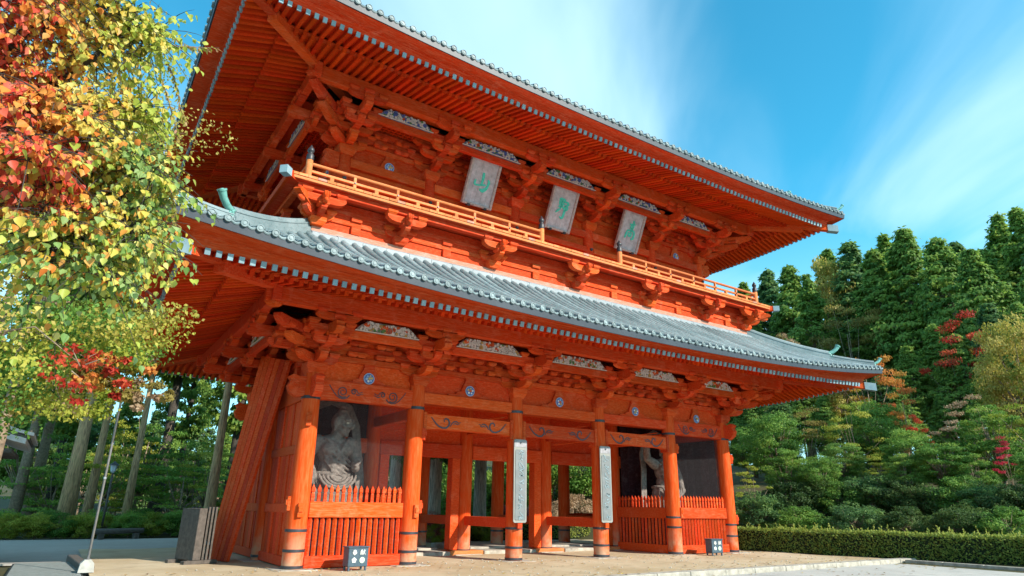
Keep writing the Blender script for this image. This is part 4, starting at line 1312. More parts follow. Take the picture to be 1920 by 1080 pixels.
fence((-10.38, 0, 0), (-7.06, 0, 0), 'red picket fence before the near guardian statue, with a lamp box at its foot')
fence((7.06, 0, 0), (10.38, 0, 0), 'red picket fence in the farthest front bay, between the last two columns')
fence((6.74, 3.7, 0), (6.74, 0.33, 0), 'shaded red picket fence facing the passage, before the far statue', 15)
fence((-6.74, 0.33, 0), (-6.74, 3.7, 0), 'red picket fence between the near statue and the passage', 15)
# wire netting above the pickets
def netting(p, q, z0, z1, label):
    p = Vector(p); q = Vector(q); d = (q - p); L = d.length; d /= L
    nrm = Vector((d.y, -d.x, 0))
    mb = MB(); w = 0.0015
    def wire(a, b, ax):
        o1 = ax * w; o2 = nrm * w
        mb.add([a - o1, a + o2, a + o1, b - o1, b + o2, b + o1], [(0, 1, 4, 3), (1, 2, 5, 4), (2, 0, 3, 5)])
    st = 0.032
    for i in range(int(L / st) + 1):
        wire(p + d * (i * st) + Vector((0, 0, z0)), p + d * (i * st) + Vector((0, 0, z1)), d)
    for i in range(int((z1 - z0) / st) + 1):
        wire(p + Vector((0, 0, z0 + i * st)), q + Vector((0, 0, z0 + i * st)), Vector((0, 0, 1)))
    tag(obj('wire_netting', mb, WIRE), label, 'netting', 'wire netting of the statue bays')
netting((-10.42, 0.12, 0), (-7.02, 0.12, 0), 2.0, 5.36, 'fine wire netting in front of the near guardian statue')
netting((7.02, 0.12, 0), (10.42, 0.12, 0), 2.0, 5.36, 'fine wire netting in the farthest front bay')

# ------------------------------------------------------------------ guardian statues
def guardian(loc, rz, label, variant):
    e = empty('guardian_statue', loc, None, rz)
    tag(e, label, 'statue', 'guardian statues')
    b = MB()
    V = Vector
    def limb(pts, rads, n=12):
        b.tube(pts, rads, n)
        for p, r in zip(pts, rads):
            b.ellipsoid(p, (r, r, r), 12, 8)
    # statue faces -Y; total height about 5.4 above the base
    b.ellipsoid((0, 0.0, 3.15), (0.52, 0.42, 0.55), 16, 12)            # belly
    b.ellipsoid((0, 0.02, 3.75), (0.60, 0.42, 0.50), 16, 12)           # chest
    b.ellipsoid((-0.30, -0.32, 3.85), (0.33, 0.20, 0.24)); b.ellipsoid((0.30, -0.32, 3.85), (0.33, 0.20, 0.24))
    for k in range(3):
        for s in (-1, 1):
            b.ellipsoid((s * 0.15, -0.46, 3.42 - k * 0.18), (0.14, 0.07, 0.09))
    b.ellipsoid((0, 0.05, 2.65), (0.66, 0.50, 0.45), 16, 10)           # hips
    b.ellipsoid((0, 0.08, 4.18), (0.55, 0.32, 0.24))                   # shoulders
    for k_ in range(5):      # folds of the robe across the chest
        b.tube([(-0.58 + 0.03 * k_, -0.18 - 0.02 * k_, 4.12 - 0.16 * k_), (-0.2, -0.47, 3.85 - 0.19 * k_), (0.25, -0.50, 3.55 - 0.17 * k_), (0.54, -0.28, 3.42 - 0.15 * k_)], 0.05, 7)
    b.tube([(-0.45, -0.22, 4.22), (-0.15, -0.45, 3.95), (0.0, -0.5, 3.6)], 0.075, 8); b.tube([(0.45, -0.22, 4.22), (0.18, -0.45, 3.95), (0.0, -0.5, 3.6)], 0.075, 8)
    hx, hy = (0.10, -0.10)
    limb([(0, 0.03, 4.15), (hx * 0.6, hy, 4.50)], [0.26, 0.24])
    H = Matrix.Translation((hx, hy - 0.04, 4.80)) @ Matrix.Rotation(R(40 if variant == 0 else -25), 4, 'Z') @ Matrix.Rotation(R(12), 4, 'X')
    h = MB()
    h.ellipsoid((0, 0, 0.05), (0.33, 0.37, 0.42), 18, 14)
    h.ellipsoid((0, -0.12, -0.20), (0.26, 0.26, 0.22), 14, 10)          # jaw
    h.ellipsoid((0, 0.02, 0.42), (0.20, 0.22, 0.16)); h.ellipsoid((0, 0.06, 0.58), (0.13, 0.13, 0.12))   # topknot
    h.ellipsoid((0, -0.43, -0.03), (0.10, 0.15, 0.11)); h.tube([(0, -0.33, 0.16), (0, -0.50, -0.01)], [0.06, 0.095], 8)
    for s in (-1, 1):
        h.ellipsoid((s * 0.085, -0.38, -0.05), (0.05, 0.07, 0.05))
        h.tube([(s * 0.03, -0.37, 0.13), (s * 0.15, -0.36, 0.20), (s * 0.27, -0.25, 0.17)], [0.07, 0.085, 0.06], 8)
        h.ellipsoid((s * 0.34, 0.02, 0.02), (0.07, 0.13, 0.21)); h.ellipsoid((s * 0.36, 0.0, -0.20), (0.055, 0.06, 0.11))
        h.ellipsoid((s * 0.20, -0.26, -0.08), (0.10, 0.10, 0.09))
    h.tube([(-0.14, -0.35, -0.19), (0, -0.40, -0.17), (0.14, -0.35, -0.19)], 0.035, 8)
    h.tube([(-0.11, -0.35, -0.25), (0, -0.39, -0.25), (0.11, -0.35, -0.25)], 0.04, 8)
    h.ellipsoid((0, -0.33, -0.36), (0.12, 0.10, 0.08))
    h.xf(H); b.add(h.v, h.f)
    # arms: one raised, one braced downwards
    s = 1 if variant == 0 else -1
    limb([(-s * 0.66, 0.05, 4.10), (-s * 1.02, 0.02, 3.52), (-s * 0.86, -0.30, 2.95)], [0.27, 0.21, 0.15])
    if variant == 0:
        limb([(s * 0.66, 0.05, 4.10), (s * 0.95, -0.05, 3.55), (s * 0.72, -0.42, 3.2)], [0.27, 0.21, 0.15])
        hands = [((-s * 0.85, -0.36, 2.85), (0, -0.3, -1)), ((s * 0.66, -0.50, 3.28), (-0.3, -1, 0.5))]
    else:
        limb([(s * 0.66, 0.05, 4.10), (s * 1.25, -0.05, 4.35), (s * 1.35, -0.12, 5.0)], [0.27, 0.20, 0.15])
        hands = [((-s * 0.85, -0.36, 2.85), (0, -0.3, -1)), ((s * 1.36, -0.14, 5.12), (0, 0, 1))]
    for (c, d) in hands:
        c = V(c); d = V(d).normalized(); x = d.orthogonal().normalized(); y = d.cross(x)
        b.ellipsoid(c, (0.17, 0.15, 0.17))
        for k in range(4):
            a = c + x * (0.05 * (k - 1.5) * 1.6) + d * 0.10
            b.tube([a, a + d * 0.13 + y * 0.03, a + d * 0.16 + y * 0.12], [0.045, 0.04, 0.03], 7)
        b.tube([c + x * 0.13, c + x * 0.2 + d * 0.12], [0.05, 0.035], 7)
    # legs, striding
    limb([(-0.32, 0.05, 2.55), (-0.52, -0.18, 1.65), (-0.58, 0.02, 0.75)], [0.36, 0.25, 0.15])
    limb([(0.32, 0.05, 2.55), (0.50, -0.05, 1.65), (0.62, 0.10, 0.75)], [0.36, 0.25, 0.15])
    for x in (-0.6, 0.62):
        b.tube([(x, 0.15, 0.72), (x * 1.05, -0.35, 0.68)], [0.15, 0.13], 10); b.ellipsoid((x * 1.05, -0.38, 0.68), (0.15, 0.14, 0.10))
    body = obj('body', b, STATUE, e)
    rm = body.modifiers.new('remesh', 'REMESH'); rm.mode = 'VOXEL'; rm.voxel_size = 0.028; rm.use_smooth_shade = True
    sm = body.modifiers.new('smooth', 'SMOOTH'); sm.factor = 0.5; sm.iterations = 1
    # skirt with hanging folds
    k = MB()
    pts = []
    nn = 48; zs = [2.95, 2.75, 2.4, 2.0, 1.6, 1.25, 1.05]
    vv = []; ff = []
    for j, z in enumerate(zs):
        for i in range(nn):
            a = 2 * math.pi * i / nn
            q = j / (len(zs) - 1)
            r = 0.66 + 0.30 * q + (0.03 + 0.10 * q) * math.sin(a * 9 + 1.3 * math.sin(a * 2)) 
            vv.append((r * math.cos(a) * 1.05, r * 0.78 * math.sin(a), z + 0.10 * math.sin(a * 4) * q))
    for j in range(len(zs) - 1):
        for i in range(nn):
            ff.append((j * nn + i, j * nn + (i + 1) % nn, (j + 1) * nn + (i + 1) % nn, (j + 1) * nn + i))
    k.add(vv, ff)
    for r_, dz_ in ((0.22, 0.0), (0.34, 0.02), (0.46, 0.05), (0.58, 0.09)):   # swags of cloth under the belly
        k.tube([(r_ * math.sin(t) * 1.25, -0.50 - 0.10 * math.cos(t), 2.95 - (r_ * 1.0) * math.cos(t) + dz_) for t in np.linspace(-1.45, 1.45, 14)], [0.02] + [0.055] * 12 + [0.02], 8)
    k.tube([(0.68 * math.cos(t), 0.06 + 0.50 * math.sin(t), 2.98) for t in np.linspace(0, 2 * math.pi, 30)], 0.085, 8)
    sk = obj('skirt', k, STATUE, e, True)
    # floating scarf that arches behind the head and falls at both sides
    sc = MB(); P = []
    arc = [(-1.05, 0.30, 1.4), (-1.25, 0.34, 2.2), (-1.15, 0.40, 3.0), (-1.0, 0.50, 3.9), (-0.98, 0.60, 4.6), (-0.62, 0.66, 5.45), (0.05, 0.68, 5.75), (0.72, 0.60, 5.5), (1.02, 0.45, 4.8), (1.06, 0.25, 3.9), (1.16, 0.10, 3.0), (1.22, 0.05, 2.2), (1.0, 0.05, 1.4)]
    for i, p in enumerate(arc):
        P.append(V(p))
    vv = []; ff = []
    for i, p in enumerate(P):
        d = (P[min(i + 1, len(P) - 1)] - P[max(0, i - 1)]).normalized()
        w = V((d.z, 0, -d.x)).normalized()
        for j in range(5):
            o_ = (j - 2) * 0.085
            vv.append(p + w * o_ + V((0, -0.05 * math.cos(j * math.pi), 0)))
        for j in range(5):
            o_ = (2 - j) * 0.085
            vv.append(p + w * o_ + V((0, 0.05 - 0.05 * math.cos(j * math.pi), 0)))
    for i in range(len(P) - 1):
        for j in range(10):
            ff.append((i * 10 + j, i * 10 + (j + 1) % 10, (i + 1) * 10 + (j + 1) % 10, (i + 1) * 10 + j))
    sc.add(vv, ff)
    obj('scarf', sc, STATUE, e, True)
    eye = MB()
    for s_ in (-1, 1):
        eye.ellipsoid(H @ V((s_ * 0.14, -0.335, 0.075)), (0.06, 0.045, 0.035), 10, 8)
    obj('eyes', eye, EYE, e, True)
    if variant:
        obj('thunderbolt_club', MB().tube([(s * 1.30, -0.2, 4.75), (s * 1.36, -0.16, 5.12), (s * 1.42, -0.12, 5.5)], [0.11, 0.05, 0.11], 8), STATUE, e, True)
    rk = MB()
    rr = random.Random(variant + 3)
    vv = []; ff = []; nn = 18
    for j, (r_, z) in enumerate(((1.0, 0.0), (0.98, 0.3), (0.88, 0.52), (0.75, 0.62))):
        for i in range(nn):
            a = 2 * math.pi * i / nn
            q = r_ * rr.uniform(0.9, 1.08)
            vv.append((q * math.cos(a), q * 0.8 * math.sin(a), z))
    for j in range(3):
        for i in range(nn):
            ff.append((j * nn + i, j * nn + (i + 1) % nn, (j + 1) * nn + (i + 1) % nn, (j + 1) * nn + i))
    ff.append(tuple(range(3 * nn, 4 * nn)))
    obj('rock_base', rk.add(vv, ff), STATUE, e)
    return e
guardian((-9.12, 1.75, 0.0), 0.12, 'grey-brown guardian statue with staring eye behind netting in the near bay', 0)
guardian((8.35, 1.9, 0.0), 0.0, 'guardian statue with raised fist, half hidden by a column in the far bay', 1)

# ------------------------------------------------------------------ plaques with one character each
def brush(strokes, sc, y):
    mb = MB()
    for st in strokes:
        pts = [(x * sc, z * sc) for x, z, w in st]
        # resample with widths
        n = 14; out = []
        seg = [0.0]
        for i in range(1, len(pts)):
            seg.append(seg[-1] + math.hypot(pts[i][0] - pts[i - 1][0], pts[i][1] - pts[i - 1][1]))
        T = seg[-1] or 1
        xs_ = np.interp(np.linspace(0, T, n), seg, [p[0] for p in pts]); zs_ = np.interp(np.linspace(0, T, n), seg, [p[1] for p in pts])
        ws_ = np.interp(np.linspace(0, T, n), seg, [s_[2] * sc for s_ in st])
        L = []; Q = []
        for i in range(n):
            a = max(0, i - 1); b_ = min(n - 1, i + 1)
            dx, dz = xs_[b_] - xs_[a], zs_[b_] - zs_[a]; d = math.hypot(dx, dz) or 1
            L.append((xs_[i] - dz / d * ws_[i], zs_[i] + dx / d * ws_[i])); Q.append((xs_[i] + dz / d * ws_[i], zs_[i] - dx / d * ws_[i]))
        v = []; f = []
        for i in range(n):
            v += [(L[i][0], y, L[i][1]), (Q[i][0], y, Q[i][1]), (L[i][0], y + 0.03, L[i][1]), (Q[i][0], y + 0.03, Q[i][1])]
        for i in range(n - 1):
            a = i * 4; c = a + 4
            f += [(a, a + 1, c + 1, c), (a + 2, a, c, c + 2), (a + 1, a + 3, c + 3, c + 1)]
        f += [(0, 2, 3, 1), ((n - 1) * 4, (n - 1) * 4 + 1, (n - 1) * 4 + 3, (n - 1) * 4 + 2)]
        mb.add(v, f)
    return mb
YAMA = [[(-0.02, 0.62, .06), (0.0, 0.45, .09), (0.02, 0.2, .08), (0.0, 0.0, .07), (-0.02, -0.16, .05)],
        [(-0.44, 0.10, .03), (-0.48, -0.02, .07), (-0.50, -0.18, .06), (-0.36, -0.22, .05), (-0.1, -0.17, .05), (0.16, -0.10, .06), (0.28, -0.08, .04)],
        [(0.36, 0.28, .03), (0.46, 0.16, .08), (0.44, -0.08, .07), (0.36, -0.30, .09), (0.16, -0.46, .12), (-0.02, -0.44, .07), (-0.08, -0.38, .02)]]
NO = [[(-0.34, 0.52, .05), (-0.28, 0.62, .07), (0.06, 0.60, .07), (0.10, 0.40, .06)], [(-0.30, 0.56, .06), (-0.28, 0.28, .07), (-0.04, 0.24, .06), (0.08, 0.34, .05)],
      [(-0.28, 0.42, .05), (0.05, 0.44, .05)], [(-0.12, 0.60, .06), (-0.12, 0.20, .07), (-0.16, 0.02, .06)], [(-0.32, 0.10, .06), (0.02, 0.12, .06), (0.12, 0.0, .04)],
      [(-0.12, 0.0, .05), (-0.34, -0.22, .07), (-0.46, -0.34, .02)], [(0.14, 0.50, .04), (0.36, 0.46, .07), (0.44, 0.36, .06), (0.26, 0.22, .05)], [(0.16, 0.20, .05), (0.42, 0.16, .07), (0.40, 0.02, .06), (0.22, -0.10, .05)],
      [(0.20, 0.30, .06), (0.22, 0.0, .08), (0.22, -0.30, .08), (0.18, -0.58, .09), (0.02, -0.62, .05), (-0.06, -0.52, .02)]]
TAKA = [[(0.06, 0.74, .06), (0.10, 0.60, .08), (0.06, 0.48, .05)], [(-0.24, 0.44, .04), (0.06, 0.48, .06), (0.30, 0.50, .05)], [(-0.06, 0.40, .06), (-0.08, 0.20, .07), (0.12, 0.18, .06), (0.18, 0.36, .06), (-0.02, 0.40, .05)],
        [(0.06, 0.20, .08), (0.04, 0.04, .10), (0.02, -0.06, .06)], [(-0.30, 0.02, .03), (-0.34, -0.20, .08), (-0.40, -0.50, .07), (-0.46, -0.58, .02)], [(-0.30, 0.0, .05), (0.0, 0.02, .06), (0.28, 0.02, .07), (0.36, -0.16, .08), (0.36, -0.48, .08), (0.24, -0.58, .06), (0.14, -0.52, .02)],
        [(-0.10, -0.14, .06), (-0.14, -0.36, .07), (0.06, -0.38, .07), (0.12, -0.18, .06), (-0.06, -0.12, .05)]]
pb, pt_ = Vector((0, 0.02, 14.40)), Vector((0, -0.89, 16.34))
dv_ = pt_ - pb; tilt = math.atan2(-dv_.y, dv_.z); PH = dv_.length; PWD = 1.50
for X, st, lab in ((-4.45, YAMA, 'weathered grey plaque with a teal character of three prongs, leftmost of three'),
                   (0.0, NO, 'weathered grey plaque with a tangled teal character, middle of three'),
                   (4.45, TAKA, 'weathered grey plaque with a tall teal character, rightmost of three')):
    e = empty('name_plaque', (X, pb.y, pb.z)); e.rotation_euler = (tilt, 0, 0)
    tag(e, lab, 'plaque', 'plaques under the upper eaves')
    n = 5
    for i in range(n):
        a = -PWD / 2 + 0.1 + (PWD - 0.2) * i / n; b_ = -PWD / 2 + 0.1 + (PWD - 0.2) * (i + 1) / n
        obj('board', MB().cbox(a + 0.002, b_ - 0.002, 0.0, 0.06, 0.1, PH - 0.1, 0.004), PLAQUE, e)
    for w0, w1, z0, z1 in ((-PWD / 2, -PWD / 2 + 0.12, 0, PH), (PWD / 2 - 0.12, PWD / 2, 0, PH), (-PWD / 2 + 0.122, PWD / 2 - 0.122, 0, 0.12), (-PWD / 2 + 0.122, PWD / 2 - 0.122, PH - 0.12, PH)):
        obj('frame', MB().cbox(w0, w1, -0.09, 0.09, z0, z1, 0.022), PLAQUE_F, e)
    L = obj('character', brush(st, 0.72, -0.03), TEAL, e); L.location = (0, 0, PH * 0.5)
    for x in (-0.42, 0.42):
        obj('iron_hook', MB().cbox(x - 0.07, x + 0.07, -0.13, 0.1, -0.06, 0.05, 0.01), IRON, e)
# tall inscribed boards on the two middle columns
def squig(r_, n):
    out = []
    z = 1.28
    for k in range(n):
        c = z - 2.6 * (k + 0.5) / n
        for j in range(3):
            x = r_.uniform(-0.11, 0.0); zz = c + r_.uniform(-0.10, 0.10)
            pts = [(x, zz, .010)]
            for q in range(4):
                x += r_.uniform(-0.05, 0.11); zz += r_.uniform(-0.09, 0.05)
                pts.append((max(-0.15, min(0.15, x)), zz, r_.uniform(.008, .024)))
            out.append(pts)
    return out
for X, lab, sd in ((-2.28, 'tall narrow pale inscribed board on the column nearer the near statue', 5), (2.21, 'tall narrow pale inscribed board on the column farther from the near statue', 8)):
    e = tag(empty('inscribed_board', (X, -0.47, 1.37)), lab, 'sign board', 'inscribed boards on the columns')
    W_, H_ = 0.61, 3.14
    def rr_(w, h, c):
        return [(-w / 2 + c, 0), (w / 2 - c, 0), (w / 2, c), (w / 2, h - c), (w / 2 - c, h), (-w / 2 + c, h), (-w / 2, h - c), (-w / 2, c)]
    obj('backing', MB().prism(rr_(W_, H_, 0.05), 0.0, 0.045, lambda p, q, a: (p, a, q)), BOARD_F, e)
    obj('panel', MB().prism([(p * 0.80, 0.10 + q * 0.84) for p, q in rr_(W_, H_, 0.03)], -0.02, -0.002, lambda p, q, a: (p, a, q)), BOARD, e)
    o = obj('lettering', brush(squig(random.Random(sd), 9), 1.0, -0.032), INK, e); o.location = (0, 0, 1.48)
    obj('top_plate', MB().box(-0.28, 0.28, -0.012, -0.002, H_ - 0.30, H_ - 0.04), mat_plain('grey plate' + str(sd), (0.30, 0.29, 0.31), 0.6), e)
    obj('nail', MB().tube([(0, 0.0, H_ - 0.13), (0, -0.04, H_ - 0.13)], 0.035, 8), IRON, e)
    obj('bracket', MB().cbox(-0.10, 0.10, 0.0, 0.10, -0.22, -0.02, 0.015), RED_H, e)

# ------------------------------------------------------------------ floodlight boxes
def petals(mb, cx, cz, k, r, y, mi):
    for i in range(k):
        a = 2 * math.pi * i / k + math.pi / 2
        mb.ellipsoid((cx + r * 0.55 * math.cos(a), y, cz + r * 0.55 * math.sin(a)), (r * 0.42, 0.006, r * 0.42), 8, 5, None, mi)
def lamp_box(loc, rz, label):
    e = tag(empty('lamp_box', loc, None, rz), label, 'lamp box', 'lamp boxes before the gate')
    w, d, h = 0.66, 0.42, 0.55
    bd = obj('housing', MB().cbox(-w / 2, w / 2, -d / 2, d / 2, 0.10, 0.10 + h, 0.012), STEELBLUE, e)
    obj('lid', MB().cbox(-w / 2 - 0.03, w / 2 + 0.03, -d / 2 - 0.03, d / 2 + 0.03, 0.10 + h + 0.002, 0.10 + h + 0.04, 0.01), STEELBLUE, e)
    for sx in (-1, 1):
        for sy in (-1, 1):
            obj('foot', MB().cbox(sx * (w / 2 - 0.05) - 0.03, sx * (w / 2 - 0.05) + 0.03, sy * (d / 2 - 0.05) - 0.03, sy * (d / 2 - 0.05) + 0.03, -0.02, 0.099, 0.005), STEELBLUE, e)
    y = -d / 2 - 0.008
    mb = MB()
    # two characters above
    def s_(cx, cz, strokes):
        t = brush(strokes, 1.0, 0); t.xf(Matrix.Translation((cx, y - 0.02, cz))); mb.add(t.v, t.f, 0)
    s_(-0.14, 0.52, [[(-0.05, 0.05, .008), (0.05, 0.055, .008)], [(-0.06, 0.02, .008), (0.06, 0.025, .008)], [(-0.075, -0.01, .008), (0.075, -0.005, .008)], [(0, 0.08, .008), (-0.01, 0.0, .009), (-0.06, -0.05, .006)],
                     [(0.01, 0.0, .008), (0.065, -0.045, .007)], [(-0.03, -0.035, .007), (0.03, -0.03, .007)], [(-0.035, -0.058, .007), (0.035, -0.054, .007)], [(0, -0.01, .008), (0, -0.085, .008)]])
    s_(0.13, 0.52, [[(-0.07, 0.055, .008), (0.0, 0.06, .008)], [(-0.035, 0.085, .008), (-0.035, 0.03, .008)], [(-0.07, 0.03, .008), (-0.07, -0.075, .008)], [(-0.07, 0.03, .008), (0.0, 0.03, .008), (0.0, -0.075, .008)], [(-0.05, 0.0, .006), (-0.02, 0.0, .006)],
                    [(-0.05, -0.03, .006), (-0.02, -0.03, .006)], [(-0.035, 0.01, .007), (-0.035, -0.07, .007)], [(0.015, 0.03, .008), (0.08, 0.035, .008)], [(0.05, 0.08, .008), (0.045, 0.0, .009), (0.01, -0.07, .006)], [(0.05, 0.0, .008), (0.085, -0.07, .008)], [(0.07, 0.065, .007), (0.08, 0.05, .007)]])
    petals(mb, -0.14, 0.29, 5, 0.085, y, 0)
    mb.ellipsoid((-0.14, y - 0.004, 0.29), (0.025, 0.008, 0.025), 8, 5, None, 0)
    n = 18
    mb.prism([(0.13 + 0.088 * math.cos(2 * math.pi * k / n), 0.29 + 0.088 * math.sin(2 * math.pi * k / n)) for k in range(n)], y - 0.004, y + 0.006, lambda p, q, a: (p, a, q), 1)
    for k in range(3):
        a = 2 * math.pi * k / 3
        mb.ellipsoid((0.13 + 0.035 * math.cos(a), y - 0.006, 0.29 + 0.035 * math.sin(a)), (0.026, 0.005, 0.026), 8, 5, None, 0)
    obj('emblems', mb, [WHITE, PALEGREEN], bd)
    return e
lamp_box((-9.02, -1.05, 0.0), 0.05, 'dark blue-grey lamp box with white emblems at the near picket fence')
lamp_box((8.02, -1.15, 0.0), -0.1, 'dark blue-grey lamp box with white emblems by the farthest column')

# ------------------------------------------------------------------ things west of the gate
e = tag(empty('drain_pipe', (-16.18, 1.36, 0)), 'thin vertical grey downpipe from the lower eave to a concrete foot', 'pipe')
obj('pipe', MB().tube([(0, 0, 0.15), (0.0, 0, 7.35), (-0.05, 0, 7.5), (-0.22, 0, 7.72)], 0.035, 10), GALV, e, True)
obj('foot', MB().prism([(-0.2, 0), (0.2, 0), (0.17, 0.24), (0.08, 0.34), (-0.08, 0.34), (-0.17, 0.24)], -0.18, 0.18, lambda p, q, a: (p, a, q)), CONC, e)
for z in (2.6, 5.2):
    obj('clamp', MB().lathe([(0.036, -0.03), (0.046, -0.03), (0.046, 0.03), (0.036, 0.03)], 10, (0, 0, z), cap=False), GALV, e)
e = tag(empty('drain_grate', (-17.0, 2.8, 0)), 'grey ribbed metal drain grate set in the ground beside the pipe foot', 'drain grate')
obj('frame', MB().box(-1.05, 0.75, -2.9, 2.9, -0.07, -0.03), mat_plain('dark grate bed', (0.015, 0.015, 0.015)), e)
nb = 26
GRATE = mat_plain('grey green grate steel', (0.20, 0.215, 0.205), 0.55, 0.2, 6, 0.05, 0.3)
for i in range(nb):
    y = -2.8 + 5.6 * i / (nb - 1)
    obj('bar', MB().cbox(-1.0, 0.7, y - 0.065, y + 0.065, -0.03, -0.012, 0.005), GRATE, e)
tag(obj('border_timber', MB().cbox(-0.15, 0.15, -2.6, 2.6, -0.1, 0.16, 0.02), GREYWOOD, loc=(-16.28, 3.9, 0), rotz=0.06), 'grey timber lying between the drain grate and the earth', 'timber')
# stacked grey wooden screens
e = tag(empty('folded_screens', (-13.05, 3.7, 0), None, 0.35), 'grey wooden slatted screens standing folded beside the red planks', 'screens')
obj('panel', MB().cbox(-0.30, -0.02, -0.6, 0.55, 0.10, 1.75, 0.015), GREYWOOD, e)
for k in range(3):
    x = 0.03 + k * 0.13
    for y in (-0.58, 0.48):
        obj('upright', MB().cbox(x, x + 0.07, y, y + 0.09, 0.10, 1.80, 0.008), GREYWOOD, e)
    for j in range(6):
        obj('slat', MB().cbox(x + 0.01, x + 0.055, -0.49, 0.475, 0.2 + j * 0.28, 0.28 + j * 0.28, 0.006), GREYWOOD, e)
obj('base_beam', MB().cbox(-0.62, 0.55, -0.68, -0.45, -0.02, 0.099, 0.01), GREYWOOD, e)
obj('base_beam', MB().cbox(-0.62, 0.55, 0.35, 0.55, -0.02, 0.099, 0.01), GREYWOOD, e)
# log bench
e = tag(empty('log_bench', (-14.0, 22.2, 0), None, 0.25), 'low log bench on two stubs at the far side of the road', 'bench')
obj('seat', MB().tube([(-1.25, 0, 0.34), (1.25, 0, 0.36)], [0.15, 0.14], 12), GREYWOOD, e, True)
for x in (-0.9, 0.9):
    obj('leg', MB().cbox(x - 0.14, x + 0.14, -0.16, 0.16, -0.06, 0.24, 0.02), GREYWOOD, e)
# lamp post
e = tag(empty('lamp_post', (-14.75, 25.0, 0)), 'slender lamp post with a small lantern among the bushes', 'lamp post')
obj('post', MB().tube([(0, 0, -0.1), (0, 0, 3.6)], 0.06, 10), GREYWOOD, e, True)
ln = obj('lantern', MB().lathe([(0.05, 3.55), (0.14, 3.65), (0.19, 3.98), (0.19, 4.0)], 6), mat_plain('pale lantern glass', (0.55, 0.6, 0.66), 0.2, 0.1, 5, 0.0), e)
obj('roof', MB().lathe([(0.28, 4.0), (0.26, 4.04), (0.10, 4.16), (0.03, 4.24)], 6), IRON, ln)
# small shrine with a curved roof, only its eave comes into view
e = tag(empty('small_shrine', (-21.5, 7.6, 0), None, 0.0), 'small wooden building at the picture edge, showing only its curved grey eave', 'building')
GROOF = mat_plain('grey bark roof', (0.58, 0.54, 0.52), 0.8, 0.2, 6)
GROOF_D = mat_plain('dark roof course', (0.11, 0.095, 0.09), 0.8, 0.2, 6)
obj('wall', MB().box(-1.7, 1.6, -1.4, 1.6, 0, 3.9), GREYWOOD, e)
def shrine_course(dz0, dz1, hx, y0, y1, mat, name):
    mb = MB(); n = 16; v = []; f = []
    for i in range(n + 1):
        q = -1 + 2 * i / n
        zz = 5.55 - 1.75 * abs(q) ** 0.9 + 0.27 * abs(q) ** 4
        for y, d_ in ((y0, dz1), (y1, dz1), (y1, dz0), (y0, dz0)):
            v.append((hx * q, y, zz + d_))
    for i in range(n):
        for j in range(4):
            a = i * 4 + j; b_ = i * 4 + (j + 1) % 4
            f.append((a, b_, b_ + 4, a + 4))
    f.append((0, 1, 2, 3)); f.append((n * 4, n * 4 + 3, n * 4 + 2, n * 4 + 1))
    return obj(name, mb.add(v, f), mat, e)
shrine_course(-0.10, 0.0, 3.20, -2.62, 2.62, GROOF, 'roof')
shrine_course(-0.18, -0.101, 3.08, -2.52, 2.52, GROOF_D, 'roof_course')
shrine_course(-0.36, -0.181, 3.02, -2.56, 2.56, GROOF, 'eave_board')
for k in range(8):
    y = -2.2 + k * 0.62
    obj('eave_rafter', MB().cbox(-2.7, 2.7, y - 0.065, y + 0.065, 3.42, 3.56, 0.01), GREYWOOD, e)

# fallen leaves and small stones on the ground
def litter():
    r_ = random.Random(31)
    mb = MB(); st = MB()
    for k in range(620):
        x = r_.uniform(-16, 13); y = r_.choice((r_.uniform(-6.1, 0.5), r_.gauss(-5.6, 0.5), r_.gauss(-0.6, 0.4), r_.uniform(-9.5, -6.5)))
        z = 0.012 if y > -6.2 else -0.105
        if -6.75 < y < -6.1: z = 0.045
        a = r_.uniform(0, 6.28); L = r_.uniform(0.05, 0.11); w = L * 0.35
        d = Vector((math.cos(a), math.sin(a), 0)); b_ = Vector((-d.y, d.x, 0)); c = Vector((x, y, z))
        h = Vector((0, 0, r_.uniform(0.005, 0.03)))
        mb.add([c - d * L, c + b_ * w + h, c + d * L + h * 0.5, c - b_ * w + h], [(0, 1, 2), (0, 2, 3)], r_.choice((0, 0, 1, 2)))
    for k in range(420):
        x = r_.uniform(-16, 13); y = r_.uniform(-6.0, 1.0); r = r_.uniform(0.012, 0.04)
        st.ellipsoid((x, y, 0.0), (r, r * r_.uniform(0.6, 1), r * 0.6), 6, 4)
    tag(obj('fallen_leaves', mb, [mat_plain('fallen tan leaf', (0.38, 0.24, 0.09)), mat_plain('fallen brown leaf', (0.20, 0.11, 0.05)), mat_plain('fallen yellow leaf', (0.55, 0.40, 0.08))]), 'fallen autumn leaves scattered over the ground before the gate', 'leaves', kind='stuff')
    tag(obj('pebbles', st, STONE), 'small pebbles scattered on the packed earth', 'pebbles', kind='stuff')
litter()
# ------------------------------------------------------------------ vegetation
def leaf_mat(name, stops, trans=0.45, rough=0.6):
    t = NT(name)
    at = t.n('ShaderNodeAttribute'); at.attribute_name = 'tone'
    rn = t.n('ShaderNodeObjectInfo').outputs['Random']
    fac = t.math('ADD', at.outputs['Fac'], t.math('MULTIPLY', t.math('SUBTRACT', rn, 0.5), 0.25))
    c = t.ramp(fac, stops)
    d = t.n('ShaderNodeBsdfPrincipled'); d.inputs['Roughness'].default_value = rough
    d.inputs['Specular IOR Level'].default_value = 0.3
    t.l(c, d.inputs['Base Color'])
    tr = t.n('ShaderNodeBsdfTranslucent'); t.l(c, tr.inputs['Color'])
    mx = t.n('ShaderNodeMixShader'); mx.inputs[0].default_value = trans
    t.l(d.outputs[0], mx.inputs[1]); t.l(tr.outputs[0], mx.inputs[2])
    t.l(mx.outputs[0], t.out.inputs['Surface'])
    return t.m
